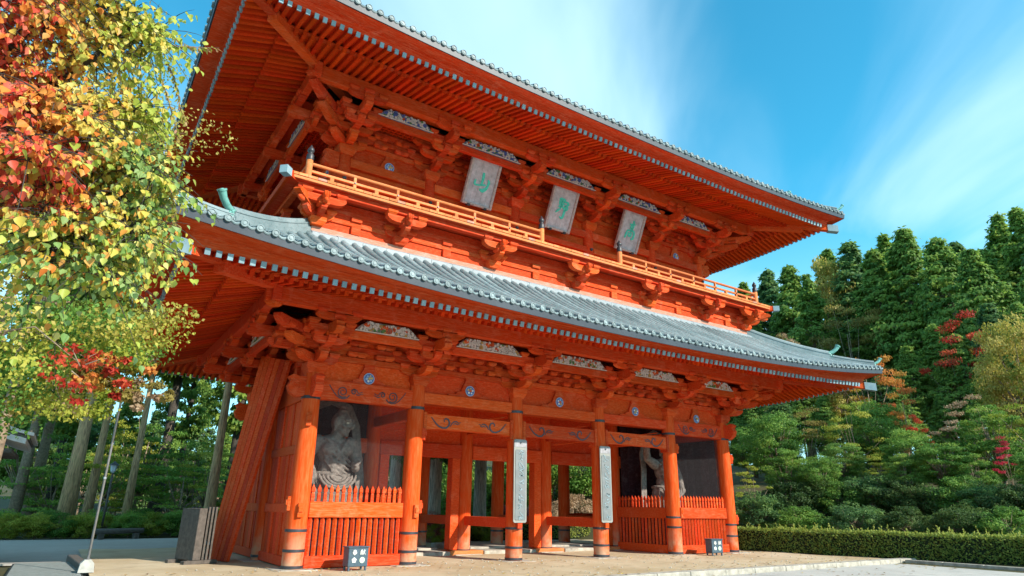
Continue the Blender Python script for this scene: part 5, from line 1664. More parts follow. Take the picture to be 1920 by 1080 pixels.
L_CON = leaf_mat('dark conifer needles', [(0.0, (0.06, 0.14, 0.06)), (0.5, (0.12, 0.235, 0.07)), (1.0, (0.22, 0.33, 0.08))], 0.5)
L_CON2 = leaf_mat('green cypress needles', [(0.0, (0.10, 0.21, 0.045)), (0.5, (0.20, 0.33, 0.06)), (1.0, (0.34, 0.44, 0.08))], 0.5)
L_GRN = leaf_mat('green broad leaves', [(0.0, (0.08, 0.18, 0.03)), (0.5, (0.16, 0.31, 0.05)), (1.0, (0.32, 0.43, 0.07))])
L_SHD = leaf_mat('deep green shrub leaves', [(0.0, (0.035, 0.075, 0.02)), (0.5, (0.07, 0.13, 0.03)), (1.0, (0.14, 0.20, 0.05))])
L_YG = leaf_mat('yellow-green leaves', [(0.0, (0.19, 0.26, 0.025)), (0.5, (0.35, 0.38, 0.045)), (1.0, (0.52, 0.47, 0.08))])
L_YEL = leaf_mat('golden leaves', [(0.0, (0.24, 0.26, 0.035)), (0.5, (0.46, 0.38, 0.07)), (1.0, (0.60, 0.46, 0.14))])
L_ORG = leaf_mat('orange leaves', [(0.0, (0.42, 0.24, 0.03)), (0.5, (0.62, 0.27, 0.05)), (1.0, (0.66, 0.16, 0.05))])
L_RED = leaf_mat('red leaves', [(0.0, (0.28, 0.02, 0.012)), (0.5, (0.52, 0.04, 0.018)), (1.0, (0.62, 0.13, 0.05))])
L_CRI = leaf_mat('crimson leaves', [(0.0, (0.30, 0.008, 0.03)), (0.5, (0.55, 0.02, 0.06)), (1.0, (0.62, 0.07, 0.10))])
L_PNK = leaf_mat('dusty pink leaves', [(0.0, (0.34, 0.22, 0.11)), (0.5, (0.48, 0.32, 0.20)), (1.0, (0.56, 0.42, 0.28))])
L_BRN = leaf_mat('bronze leaves', [(0.0, (0.16, 0.13, 0.03)), (0.5, (0.26, 0.20, 0.045)), (1.0, (0.36, 0.28, 0.07))])
L_AZA = leaf_mat('pink azalea leaves', [(0.0, (0.22, 0.05, 0.05)), (0.5, (0.45, 0.13, 0.12)), (1.0, (0.55, 0.25, 0.2))])
L_MIX = leaf_mat('turning maple leaves', [(0.0, (0.10, 0.14, 0.015)), (0.35, (0.24, 0.24, 0.025)), (0.65, (0.40, 0.26, 0.035)), (1.0, (0.42, 0.13, 0.035))])
L_HDG = leaf_mat('clipped hedge leaves', [(0.0, (0.10, 0.16, 0.03)), (0.5, (0.28, 0.34, 0.06)), (1.0, (0.52, 0.52, 0.12))], 0.45)
def mat_bark(name, col):
    t = NT(name); p = t.pos()
    a = t.noise(p, 7.0, 6, 0.65, stretch=(2.2, 2.2, 0.22)); b = t.noise(p, 1.3, 4, 0.6)
    c = t.mix(t.ramp(a, [(0.36, 0.0), (0.62, 1.0)]), tuple(v * 0.35 for v in col), col)
    c = t.mix(t.ramp(b, [(0.45, 0.0), (0.7, 0.6)]), c, tuple(v * w for v, w in zip(col, (0.75, 0.85, 0.75))))
    return t.pbr(c, 0.92, 0, a, 1.0, 0.12, 0.15)
BARK = mat_plain('grey brown bark', (0.24, 0.17, 0.115), 0.9, 0.4, 7, 0.8)
BARK_P = mat_bark('pale cedar bark', (0.78, 0.47, 0.26))
BARK_D = mat_plain('dark bark', (0.06, 0.05, 0.04), 0.9, 0.4, 7, 0.8)
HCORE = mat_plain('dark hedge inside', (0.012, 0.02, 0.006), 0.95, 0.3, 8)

def unit(a):
    return a / (np.linalg.norm(a, axis=1, keepdims=True) + 1e-9)
def leaf_cards(name, pos, axis, nrm, L, W, tone, mat, fold=0.12, shape='diamond'):
    pos = np.asarray(pos, float); a = unit(np.asarray(axis, float)); nrm = np.asarray(nrm, float)
    b = unit(np.cross(nrm, a)); n = np.cross(a, b)
    L = np.broadcast_to(L, (len(pos),))[:, None]; W = np.broadcast_to(W, (len(pos),))[:, None]
    if shape == 'diamond':
        pts = [(0, 0, 0), (0.45, 0.5, 1), (1, 0, 0), (0.45, -0.5, 1)]
        loops = [(0, 1, 2, 3)]
    else:      # broad heart: two halves folded along the midrib
        pts = [(0, 0, 0), (0.10, 0.30, .6), (0.30, 0.50, 1), (0.55, 0.40, .8), (0.80, 0.16, .3), (1, 0, -0.6), (0.80, -0.16, .3), (0.55, -0.40, .8), (0.30, -0.50, 1), (0.10, -0.30, .6)]
        loops = [(0, 1, 2, 3, 4, 5), (0, 5, 6, 7, 8, 9)]
    k = len(pts); N = len(pos)
    V = np.empty((N, k, 3))
    for i, (u, w, q) in enumerate(pts):
        V[:, i] = pos + a * (L * u) + b * (W * w) + n * (W * fold * q)
    me = bpy.data.meshes.new(name)
    me.vertices.add(N * k); me.vertices.foreach_set('co', V.reshape(-1))
    nl = sum(len(l) for l in loops)
    idx = np.concatenate([np.array(l) for l in loops])
    li = (np.arange(N)[:, None] * k + idx[None]).reshape(-1)
    me.loops.add(len(li)); me.loops.foreach_set('vertex_index', li)
    tot = np.tile([len(l) for l in loops], N); st = np.concatenate([[0], np.cumsum(tot)[:-1]])
    me.polygons.add(len(tot)); me.polygons.foreach_set('loop_start', st); me.polygons.foreach_set('loop_total', tot)
    at = me.attributes.new('tone', 'FLOAT', 'POINT')
    at.data.foreach_set('value', np.repeat(np.asarray(tone, np.float32), k))
    me.materials.append(mat)
    me.update(calc_edges=True)
    return me

def trunk_mesh(name, path, rad, mat, n=10, branches=()):
    mb = MB().tube(path, rad, n)
    for p, r in branches:
        mb.tube(p, r, 6)
    return mb.mesh(name, mat, True)

def conifer(seed, H=20.0, Rm=2.6, h0=0.22, ncl=150, nlf=70, ls=0.34, trunk_r=0.28, mat=L_CON, bark=BARK):
    g = np.random.default_rng(seed)
    P, A, T, NV = [], [], [], []
    br = []
    ph = g.uniform(0, 6.28, 4)
    for i in range(ncl):
        h = h0 + (1 - h0) * (i + g.uniform(0, 1)) / ncl
        th = g.uniform(0, 2 * np.pi)
        q = (1 - h) / (1 - h0)
        env = Rm * min(1.0, (q * 1.3 + 0.03) ** 0.95) * min(1.0, 0.55 + (h - h0) * 3.0)
        env *= 0.82 + 0.25 * math.sin(3 * th + ph[0] + h * 9) + 0.12 * math.sin(h * 31 + ph[1])
        r = env * g.uniform(0.35, 1.0) ** 0.6
        c = np.array([r * math.cos(th), r * math.sin(th), h * H + g.normal(0, 0.2)])
        cr = 0.155 * Rm * g.uniform(0.5, 1.3) * (0.5 + 0.5 * q)
        out = np.array([math.cos(th), math.sin(th), -0.35])
        p = g.normal(0, 1, (nlf, 3)) * np.array([cr, cr, cr * 0.55]) * 0.55 + c
        p[:, 2] -= 0.25 * np.linalg.norm(p[:, :2] - c[:2], axis=1)
        P.append(p); A.append(np.array([0, 0, -0.9]) + 0.35 * out + g.normal(0, 0.5, (nlf, 3))); NV.append(np.array([math.cos(th), math.sin(th), 0.7]) + 0.5 * (p - c) / (cr + 1e-6) + g.normal(0, 0.45, (nlf, 3)))
        T.append(np.clip(0.5 + 0.35 * (g.normal() * 0.6) + g.normal(0, 0.18, nlf), 0, 1))
        if i % 3 == 0:
            br.append(([(0, 0, h * H - 0.25 * r), tuple(c * [0.5, 0.5, 1] - [0, 0, 0.05]), tuple(c)], [0.05 * (0.4 + q), 0.035 * (0.4 + q), 0.012]))
    P = np.concatenate(P); A = np.concatenate(A); T = np.concatenate(T); NV = np.concatenate(NV)
    N = len(P)
    crown = leaf_cards('crown', P, A, NV, ls * g.uniform(0.6, 1.3, N), ls * 0.55 * g.uniform(0.6, 1.2, N), T, mat)
    bend = g.normal(0, 0.12, 2)
    tr = trunk_mesh('trunk', [(0, 0, -0.8), (bend[0] * 0.3, bend[1] * 0.3, H * 0.3), (bend[0], bend[1], H * 0.65), (0, 0, H * 0.98)],
                    [trunk_r * 1.15, trunk_r * 0.85, trunk_r * 0.5, 0.03], bark, 10, br)
    return tr, crown

def broadleaf(seed, H=9.0, Rx=3.2, Rz=3.2, ncl=46, nlf=240, ls=0.22, flat=0.5, trunk_r=0.16, mat=L_GRN, bark=BARK, hang=0.2):
    g = np.random.default_rng(seed)
    P, A, T, NV = [], [], [], []; br = []
    zc = H - Rz
    for i in range(ncl):
        d = g.normal(0, 1, 3); d /= np.linalg.norm(d)
        r = g.uniform(0.25, 1.0) ** 0.45
        c = np.array([d[0] * Rx * r, d[1] * Rx * r, zc + d[2] * Rz * r * 0.98])
        cr = Rx * 0.27 * g.uniform(0.6, 1.25)
        p = g.normal(0, 1, (nlf, 3)); p /= np.linalg.norm(p, axis=1, keepdims=True)
        p = p * (g.uniform(0.2, 1.0, (nlf, 1)) ** 0.5) * np.array([cr, cr, cr * flat]) * 1.1 + c
        P.append(p)
        A.append(g.normal(0, 0.8, (nlf, 3)) + [0, 0, -hang] + 0.2 * d); NV.append((p - c) / cr + 0.5 * d + [0, 0, 0.6] + g.normal(0, 0.45, (nlf, 3)))
        T.append(np.clip(0.5 + 0.22 * g.normal() + g.normal(0, 0.16, nlf), 0, 1))
        if i % 2 == 0:
            m_ = np.array([c[0] * 0.45, c[1] * 0.45, zc - Rz * 0.4 + (c[2] - zc) * 0.4])
            br.append(([(0, 0, H * 0.28 + 0.2 * (i % 5)), tuple(m_), tuple(c)], [trunk_r * 0.5, trunk_r * 0.3, 0.012]))
    P = np.concatenate(P); A = np.concatenate(A); T = np.concatenate(T); NV = np.concatenate(NV); N = len(P)
    crown = leaf_cards('crown', P, A, NV, ls * g.uniform(0.6, 1.3, N), ls * 0.72 * g.uniform(0.7, 1.2, N), T, mat)
    b = g.normal(0, 0.2, 2)
    tr = trunk_mesh('trunk', [(0, 0, -0.8), (b[0], b[1], H * 0.25), (b[0] * 0.6, b[1] * 0.3, H * 0.5), (0, 0, H * 0.72)], [trunk_r * 1.2, trunk_r, trunk_r * 0.7, 0.03], bark, 9, br)
    return tr, crown

CON = [conifer(s, 20, r_, h_, 430, 56, 0.31) for s, r_, h_ in ((1, 2.8, 0.20), (2, 2.4, 0.30), (3, 3.1, 0.25), (4, 2.5, 0.42))]
CONB = [conifer(s + 20, 20, r_, h_, 450, 56, 0.32, 0.3, L_CON2) for s, r_, h_ in ((1, 3.4, 0.30), (2, 3.0, 0.18), (3, 3.6, 0.38))]
BRD = [broadleaf(s + 40, 9, 3.0, rz, 90, 210, 0.18, f_) for s, rz, f_ in ((1, 3.4, 0.5), (2, 3.0, 0.28), (3, 3.8, 0.4))]
MPL = [broadleaf(s + 80, 9, 3.3, 3.6, n_, 150, 0.17, 0.16, 0.10) for s, n_ in ((1, 26), (2, 18), (3, 34))]      # open, layered crowns
SHR = [broadleaf(s + 60, 3.0, 1.9, 1.5, 60, 170, 0.135, 0.6, 0.06) for s in (1, 2)]
ORD = ['first', 'second', 'third', 'fourth', 'fifth', 'sixth', 'seventh', 'eighth', 'ninth', 'tenth', 'eleventh', 'twelfth', 'thirteenth', 'fourteenth', 'fifteenth', 'sixteenth', 'seventeenth', 'eighteenth', 'nineteenth', 'twentieth']

def plant(protos, loc, sc, rz, mat=None, name='tree', label=None, cat='tree', group=None, sz=None, crown='crown'):
    tr, cr = protos
    o = link(name, tr, None, loc, rz)
    o.scale = (sc, sc, sz or sc)
    tag(o, label, cat, group)
    c = link(crown, cr, o)
    if mat is not None:
        c.material_slots[0].link = 'OBJECT'; c.material_slots[0].material = mat
    return o
TR = random.Random(21)
def by_top(px, py, dist, protos, H0, mat=None, name='tree', label=None, cat='tree', group=None, wide=1.0, **k):
    p = at_dist(px, py, dist)
    zb = hill(p.x, p.y) - 0.1
    sz = (p.z - zb) / H0
    return plant(protos, (p.x, p.y, zb), sz * wide, TR.uniform(0, 6.28), mat, name, label, cat, group, sz, **k)

# --- wooded hillside east of the gate
def lab_pick(px, words):
    return words
LB1 = 'dark green conifer on the hillside skyline, %s outwards from the upper roof'
for i, (x, y, d) in enumerate(((1352, 560, 108), (1392, 532, 98), (1436, 508, 104), (1476, 500, 94), (1512, 520, 86), (1548, 470, 100), (1590, 455, 94), (1632, 470, 86), (1655, 448, 102),
                               (1742, 468, 98), (1790, 455, 92), (1838, 470, 86), (1868, 410, 96), (1905, 392, 90), (1946, 402, 86), (1990, 420, 84))):
    by_top(x, y, d, CON[i % 4], 20, (L_CON2, L_CON2, L_CON, L_CON2)[i % 4], 'conifer_tree', LB1 % ORD[i], 'tree', 'conifers on the skyline', 1.4)
for (x, y, d, k, lab) in ((1690, 432, 84, 0, 'broad bright green cypress crown, highest left of the skyline gap'), (1755, 452, 80, 2, 'broad bright green cypress in the middle of the skyline'), (1815, 470, 76, 0, 'broad bright green cypress below the tallest skyline conifers'), (1930, 500, 72, 2, 'broad bright green cypress at the picture edge under the skyline')):
    by_top(x, y, d, CONB[k], 20, L_CON2, 'cypress_tree', lab, 'tree', 'bright cypresses on the hillside', 1.35)
LB2 = 'dense dark evergreen in the middle of the wooded hillside'
for i, (x, y, d) in enumerate(((1375, 650, 82), (1420, 640, 74), (1458, 660, 78), (1500, 700, 70), (1590, 700, 72), (1640, 690, 66), (1700, 650, 70), (1745, 610, 72), (1790, 630, 66), (1850, 570, 70), (1905, 570, 64), (1960, 560, 66),
                               (1400, 720, 64), (1460, 735, 60), (1680, 730, 60), (1540, 735, 62), (1830, 690, 58), (1620, 760, 58), (1760, 740, 58), (1900, 680, 58))):
    by_top(x, y, d, CONB[i % 3], 20, L_CON if i % 4 == 1 else L_CON2, 'evergreen_tree', LB2, 'tree', 'dark evergreens on the hillside', 1.5)
for x, y, d, k, m_, lab, w in (
        (1612, 640, 62, 0, L_ORG, 'small maple turning orange and yellow just above the lower roof tip', 0.5),
        (1560, 668, 64, 1, L_YEL, 'golden green sapling beside the orange maple above the lower roof', 0.55),
        (1540, 480, 96, 2, L_YEL, 'pale yellowish crown among the skyline conifers', 0.4),
        (1575, 540, 82, 0, L_BRN, 'bronze brown crown high among the dark conifers', 0.45),
        (1885, 590, 53, 0, L_YEL, 'large golden tree at the picture edge on the hillside', 0.55),
        (1772, 575, 66, 1, L_RED, 'red-tipped maple high on the hillside among evergreens', 0.42),
        (1680, 690, 54, 1, L_ORG, 'slender maple with orange sprays beside the lower roof end', 0.36),
        (1790, 735, 50, 1, L_PNK, 'dusty pink tree halfway up the hillside', 0.62),
        (1716, 768, 48, 1, L_RED, 'small scarlet maple halfway up the hillside', 0.34),
        (1878, 812, 44, 1, L_CRI, 'small crimson maple at the picture edge', 0.42),
        (1585, 745, 51, 2, L_YG, 'bright yellow-green tree beside the gate on the hillside', 0.62),
        (1625, 745, 53, 0, L_GRN, 'leafy green tree between the yellow-green tree and the pink one', 0.7),
        (1500, 755, 53, 1, L_BRN, 'bronze-leaved tree under the lower eave end', 0.62),
        (1445, 770, 52, 0, L_GRN, 'dark green tree right behind the gate end column', 0.8),
        (1408, 860, 44, 1, L_YG, 'layered yellow-green maple next to the gate end column', 0.55),
        (1700, 800, 47, 0, L_GRN, 'layered green maple below the scarlet maple', 0.9),
        (1760, 830, 45, 1, L_GRN, 'spreading green tree below the dusty pink tree', 1.0),
        (1850, 760, 47, 2, L_GRN, 'green tree above the crimson maple', 0.9),
        (1925, 720, 46, 0, L_YG, 'yellow-green tree at the very picture edge below the golden tree', 0.75),
        (1945, 840, 42, 1, L_GRN, 'green tree leaning in from the picture edge above the hedge end', 0.9),
        (1640, 845, 45, 1, L_YG, 'pale green layered tree low on the slope in the middle', 0.7),
        (1530, 850, 46, 0, L_GRN, 'dark leafy tree low on the slope under the bronze tree', 0.9),
        (1392, 800, 60, 0, L_GRN, 'dark tree filling the gap beside the gate end column', 1.0),
        (1470, 840, 47, 2, L_GRN, 'feathery green tree low on the slope behind the hedge near the gate', 0.85),
        (1575, 830, 48, 1, L_CON2, 'dark feathery tree low on the slope below the yellow-green tree', 0.9),
        (1690, 850, 45, 2, L_CON2, 'dark layered tree low on the slope left of the spreading one', 0.9),
        (1820, 850, 44, 2, L_GRN, 'feathery green tree low on the slope left of the crimson maple', 0.85),
        (1440, 595, 78, 0, L_BRN, 'brownish pink crown beside the balcony end', 0.3),
        (1480, 610, 76, 1, L_PNK, 'reddish crown beyond the balcony end', 0.28)):
    by_top(x, y, d, (MPL if m_ in (L_RED, L_CRI, L_ORG, L_PNK, L_YG, L_BRN) else BRD)[k], 9, m_, 'broadleaf_tree', lab, 'tree', None, w * 1.2)
for i, (x, y, d) in enumerate(((1420, 925, 44), (1470, 905, 45), (1520, 895, 46), (1570, 905, 45), (1625, 890, 45), (1680, 900, 44), (1730, 910, 43), (1785, 895, 43), (1840, 905, 42), (1895, 910, 41), (1945, 905, 41), (1500, 950, 41), (1600, 945, 40.5), (1700, 950, 39.5), (1800, 948, 38.5), (1880, 950, 38))):
    by_top(x, y, d, SHR[i % 2], 3.0, (L_CON, L_SHD, L_SHD, L_GRN)[i % 4], 'shrub', ('dark green shrub behind the clipped hedge, %s from the gate in the %s row' % (ORD[i] if i < 11 else ORD[i - 11], 'taller' if i < 11 else 'lower')), 'shrub', 'shrubs behind the hedge', 1.25)

# --- hedges
def hedge(name, pts, h, w, label, n_per=420, mat=L_HDG, seed=5, lf=0.10):
    g = np.random.default_rng(seed)
    e = tag(empty(name, (pts[0][0], pts[0][1], 0)), label, 'hedge')
    o0 = Vector((pts[0][0], pts[0][1], 0))
    core = MB(); P, A, T, NV = [], [], [], []
    for (x0, y0), (x1, y1) in zip(pts[:-1], pts[1:]):
        a = Vector((x0, y0, 0)); b = Vector((x1, y1, 0)); d = b - a; L = d.length; d /= L
        nn = Vector((d.y, -d.x, 0))
        M = Matrix.Translation(a - o0) @ Matrix.Rotation(math.atan2(d.y, d.x), 4, 'Z')
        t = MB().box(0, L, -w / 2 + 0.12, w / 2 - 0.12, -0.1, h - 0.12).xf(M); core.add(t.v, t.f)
        for fc, area in (('s1', L * h), ('s2', L * h), ('top', L * w), ('e', w * h)):
            n = int(area * n_per)
            u = g.uniform(0, L, n); q = g.uniform(0, 1, n)
            bump = 0.04 * np.sin(u * 3.1) + 0.03 * np.sin(u * 7.7 + q * 9)
            if fc == 'top':
                lx, ly, lz = u, (q - 0.5) * w, h + bump * 0.7; nv = np.array([0, 0, 1.0])
            elif fc == 'e':
                lx, ly, lz = np.full(n, L), (q - 0.5) * w, g.uniform(0, h, n); nv = np.array([d.x, d.y, 0])
            else:
                s = 1 if fc == 's1' else -1
                lx, ly, lz = u, s * (w / 2 + bump), q * h; nv = np.array([-d.y * s, d.x * s, 0])
            dp = g.uniform(0, 0.12, n)
            pos = np.stack([a.x - o0.x + d.x * lx - d.y * ly, a.y - o0.y + d.y * lx + d.x * ly, lz], 1) - nv * dp[:, None]
            P.append(pos); A.append(g.normal(0, 0.8, (n, 3)) + [0, 0, 0.3]); NV.append(nv * 1.0 + [0, 0, 0.5] + g.normal(0, 0.5, (n, 3)))
            T.append(np.clip(g.normal(0.45, 0.2, n) + (0.2 if fc == 'top' else 0), 0, 1))
        n = int(L * 6)      # longer shoots that stand above the clipped top
        u = g.uniform(0, L, n); ly = g.uniform(-0.5, 0.5, n) * w
        for k in range(n):
            m_ = int(g.integers(4, 9)); hh = g.uniform(0.08, 0.42) ** 1.3 * 1.1
            z = h + hh * np.arange(m_) / m_
            P.append(np.stack([np.full(m_, a.x - o0.x + d.x * u[k] - d.y * ly[k]), np.full(m_, a.y - o0.y + d.y * u[k] + d.x * ly[k]), z], 1))
            A.append(g.normal(0, 0.5, (m_, 3)) + [0, 0, 0.9]); T.append(np.full(m_, 0.85)); NV.append(g.normal(0, 1, (m_, 3)))
    P = np.concatenate(P); A = np.concatenate(A); T = np.concatenate(T); NV = np.concatenate(NV); N = len(P)
    obj('dark_core', core, HCORE, e)  # dark box core added inside, no stems; blocks the view through the leaves
    me = leaf_cards('leaves', P, A, NV, lf * g.uniform(0.7, 1.4, N), lf * 0.65, T, mat)
    link('leaves', me, e)
    return e
hedge('clipped_hedge', [(12.9, 1.4), (14.9, -5.3), (16.2, -10.3), (17.4, -16.5)], 1.06, 1.1, 'long low clipped hedge running from the gate towards the right picture edge')
hedge('clipped_hedge', [(0.8, 15.2), (13.4, 14.2)], 1.0, 0.9, 'low clipped hedge seen through the passage of the gate', 300, seed=6)

# --- behind the gate, seen through the passage
def cedar(px, Y, r, label, H=24, mat=BARK_P):
    p = at_Y(px, 1000, Y)
    e = tag(empty('cedar_tree', (p.x, p.y, 0)), label, 'tree')
    g = np.random.default_rng(int(px))
    n = 16; v = []; f = []; zs = [-0.5, 0.3, 1.2, 4, 9, 16, H]
    for j, z in enumerate(zs):
        rr = r * (1.25, 1.1, 1.0, 0.92, 0.8, 0.6, 0.15)[j]
        for i in range(n):
            a = 2 * math.pi * i / n
            q = rr * (1 + 0.06 * math.sin(a * 5 + px) + g.uniform(-0.02, 0.02))
            v.append((q * math.cos(a), q * math.sin(a), z))
    for j in range(len(zs) - 1):
        for i in range(n):
            f.append((j * n + i, j * n + (i + 1) % n, (j + 1) * n + (i + 1) % n, (j + 1) * n + i))
    obj('trunk', MB().add(v, f), mat, e, True)
    tr, cr = CON[int(px) % 4]
    c = link('crown', cr, e, (0, 0, 0)); c.scale = (1.35, 1.35, 1.2)
    return e
BARK_G = mat_bark('silver grey bark', (0.68, 0.58, 0.50))
cedar(808, 15.0, 0.50, 'thick pale cedar trunk seen through the passage, nearer the near statue', mat=BARK_G)
cedar(898, 16.0, 0.42, 'pale cedar trunk seen through the passage beside the middle columns', mat=BARK_G)
cedar(735, 17.0, 0.40, 'cedar trunk glimpsed through the netting behind the near statue', mat=BARK_G)
for px, Y, m_, sc, lab in ((800, 13.6, L_AZA, 0.55, 'low pink-leaved azalea behind the gate, before the thick pale trunk'), (845, 14.2, L_AZA, 0.5, 'pink-leaved azalea behind the gate between the two pale trunks'),
                           (815, 12.9, L_YG, 0.38, 'low yellow-green bush behind the gate below the azaleas'), (905, 13.8, L_YG, 0.4, 'low yellow-green bush at the foot of the second pale trunk'),
                           (960, 16.5, L_AZA, 0.75, 'tall pink azalea behind the inscribed board near the middle'), (1010, 17.5, L_PNK, 0.8, 'pinkish shrub behind the gate at the middle of the passage'),
                           (1075, 18.5, L_PNK, 1.0, 'pale cream-leaved small tree behind the passage'), (860, 19.5, L_GRN, 1.0, 'green shrub behind the two pale trunks')):
    p = at_Y(px, 1000, Y)
    plant(SHR[int(px) % 2], (p.x, p.y, -0.1), sc, px * 0.7, m_, 'garden_shrub', lab, 'shrub')
for i, (px, Y, s) in enumerate(((780, 30, 0.85), (850, 34, 1.0), (930, 28, 0.8), (990, 32, 0.9), (1050, 27, 0.8), (1110, 30, 0.9), (720, 36, 1.0), (660, 32, 0.9), (1170, 32, 0.9), (880, 44, 1.1), (1020, 42, 1.1))):
    p = at_Y(px, 1000, Y)
    plant(CONB[i % 3], (p.x, p.y, hill(p.x, p.y) - 0.6), s, i * 1.3, L_CON if i % 3 else L_CON2, 'evergreen_tree', 'dark evergreen standing behind the gate', 'tree', 'evergreens behind the gate', s * 0.8)
for i, (px, Y, s) in enumerate(((770, 24, 1.5), (840, 25, 1.6), (900, 24, 1.4), (960, 23, 1.5), (1030, 24, 1.6), (1090, 22, 1.5), (1150, 23, 1.5), (700, 26, 1.5), (640, 26, 1.5))):
    p = at_Y(px, 1000, Y)
    plant(SHR[i % 2], (p.x, p.y, hill(p.x, p.y) - 0.1), s, i * 2.1, L_GRN if i % 2 else L_CON2, 'shrub', 'green shrub in the undergrowth behind the gate', 'shrub', 'undergrowth shrubs behind the gate')

# --- west of the gate, across the road
def forest_trunk(px, dist, r, H, k, label, mat=BARK, m_=L_CON2, ws=1.0, lean=0.0):
    p = at_dist(px, 985, dist); zb = hill(p.x, p.y) - 0.3
    e = tag(empty('forest_tree', (p.x, p.y, zb)), label, 'tree')
    g = random.Random(int(px) + k)
    obj('trunk', MB().tube([(0, 0, -0.3), (lean * 0.15, 0.05, H * 0.2), (lean * 0.5, g.uniform(-.1, .1), H * 0.5), (lean, 0, H * 0.97)], [r * 1.55, r, r * 0.75, 0.05], 14), mat, e, True)
    c = link('crown', CON[k % 4][1] if k < 4 else CONB[k % 3][1], e); c.scale = (ws * H / 20, ws * H / 20, H / 20)
    c.material_slots[0].link = 'OBJECT'; c.material_slots[0].material = m_
    return e
forest_trunk(118, 50, 0.36, 30, 3, 'thick pale brown trunk left of the downpipe foot, behind the bushes', BARK_P)
forest_trunk(158, 54, 0.24, 28, 3, 'thinner brown trunk close to the downpipe, right of the thick one', BARK_P)
forest_trunk(232, 52, 0.21, 27, 3, 'slim pale trunk right of the downpipe', BARK_P)
forest_trunk(388, 42, 0.24, 26, 3, 'pale bare trunk standing beside the leaning red planks', BARK_P)
forest_trunk(20, 56, 0.28, 30, 1, 'grey trunk under the small shrine eave', BARK)
forest_trunk(48, 60, 0.32, 30, 3, 'grey brown trunk just right of the shrine eave', BARK)
forest_trunk(80, 64, 0.22, 24, 1, 'thin dark trunk between the shrine eave and the thick trunk', BARK_D)
forest_trunk(285, 66, 0.42, 30, 3, 'dark trunk deep in the wood behind the slim pale trunk', BARK_D)
forest_trunk(318, 74, 0.3, 26, 1, 'thin dark trunk deep in the wood before a patch of sky', BARK_D)
forest_trunk(420, 62, 0.4, 28, 1, 'dark trunk hidden behind the leaning planks', BARK_D)
for i, (px, d, s) in enumerate(((15, 78, 0.8), (75, 82, 0.9), (140, 86, 0.9), (200, 74, 0.75), (255, 84, 0.85), (300, 92, 0.8), (350, 80, 0.7), (400, 74, 0.75), (445, 80, 0.9), (-40, 74, 0.9), (500, 86, 0.9), (560, 90, 0.9))):
    p = at_dist(px, 985, d)
    plant(CONB[i % 3], (p.x, p.y, hill(p.x, p.y) - 2.5), s * 1.1, i * 1.9, L_CON2 if i % 2 else L_CON, 'evergreen_tree', 'green evergreen in the wood west of the gate', 'tree', 'evergreens in the western wood', s * (0.75 if i % 3 else 1.0))
for i, (px, d, s, m_) in enumerate(((90, 57, 1.0, L_GRN), (180, 56, 1.05, L_YG), (250, 57, 1.0, L_GRN), (330, 54, 1.1, L_GRN), (375, 57, 1.0, L_YG), (20, 58, 1.0, L_GRN), (70, 62, 0.9, L_CON2), (190, 60, 0.8, L_GRN), (215, 66, 0.9, L_YG), (265, 58, 0.75, L_YG), (310, 56, 0.7, L_GRN), (345, 60, 0.8, L_GRN), (375, 64, 0.7, L_YG), (140, 66, 0.8, L_CON2), (420, 58, 0.7, L_GRN))):
    p = at_dist(px, 985, d)
    plant(MPL[i % 3], (p.x, p.y, hill(p.x, p.y) - 0.8), s * 0.95, i * 1.1, m_, 'understorey_tree', 'leafy understorey tree between the trunks of the western wood', 'tree', 'understorey trees of the western wood', s * (0.62 + 0.25 * (i % 3)))
for i, (px, Y, s, m_) in enumerate(((-30, 23.8, 0.42, L_YG), (15, 24.0, 0.45, L_YG), (62, 24.3, 0.44, L_YG), (105, 24.6, 0.46, L_GRN), (150, 24.8, 0.44, L_YG), (195, 26.2, 0.42, L_YG), (238, 25.6, 0.48, L_GRN), (280, 25.8, 0.48, L_YG), (322, 26.0, 0.50, L_GRN), (362, 26.2, 0.50, L_YG))):
    p = at_Y(px, 1000, Y)
    plant(SHR[i % 2], (p.x, p.y, -0.12), s * 1.15, i * 1.7, m_, 'roadside_bush', 'rounded leafy bush along the far side of the road, %s from the left picture edge' % ORD[i], 'bush', 'bushes along the road', s)
for i, (px, Y, s, m_) in enumerate(((0, 27, 0.5, L_GRN), (85, 28, 0.5, L_CON2), (175, 28, 0.5, L_GRN), (260, 29, 0.55, L_GRN), (340, 29, 0.55, L_GRN))):
    p = at_Y(px, 1000, Y)
    plant(SHR[i % 2], (p.x, p.y, -0.15), s * 1.5, i * 1.7 + 1, m_, 'woodland_shrub', 'low green shrub in the wood behind the roadside bushes, %s from the left' % ORD[i], 'shrub', 'shrubs of the western wood', s)
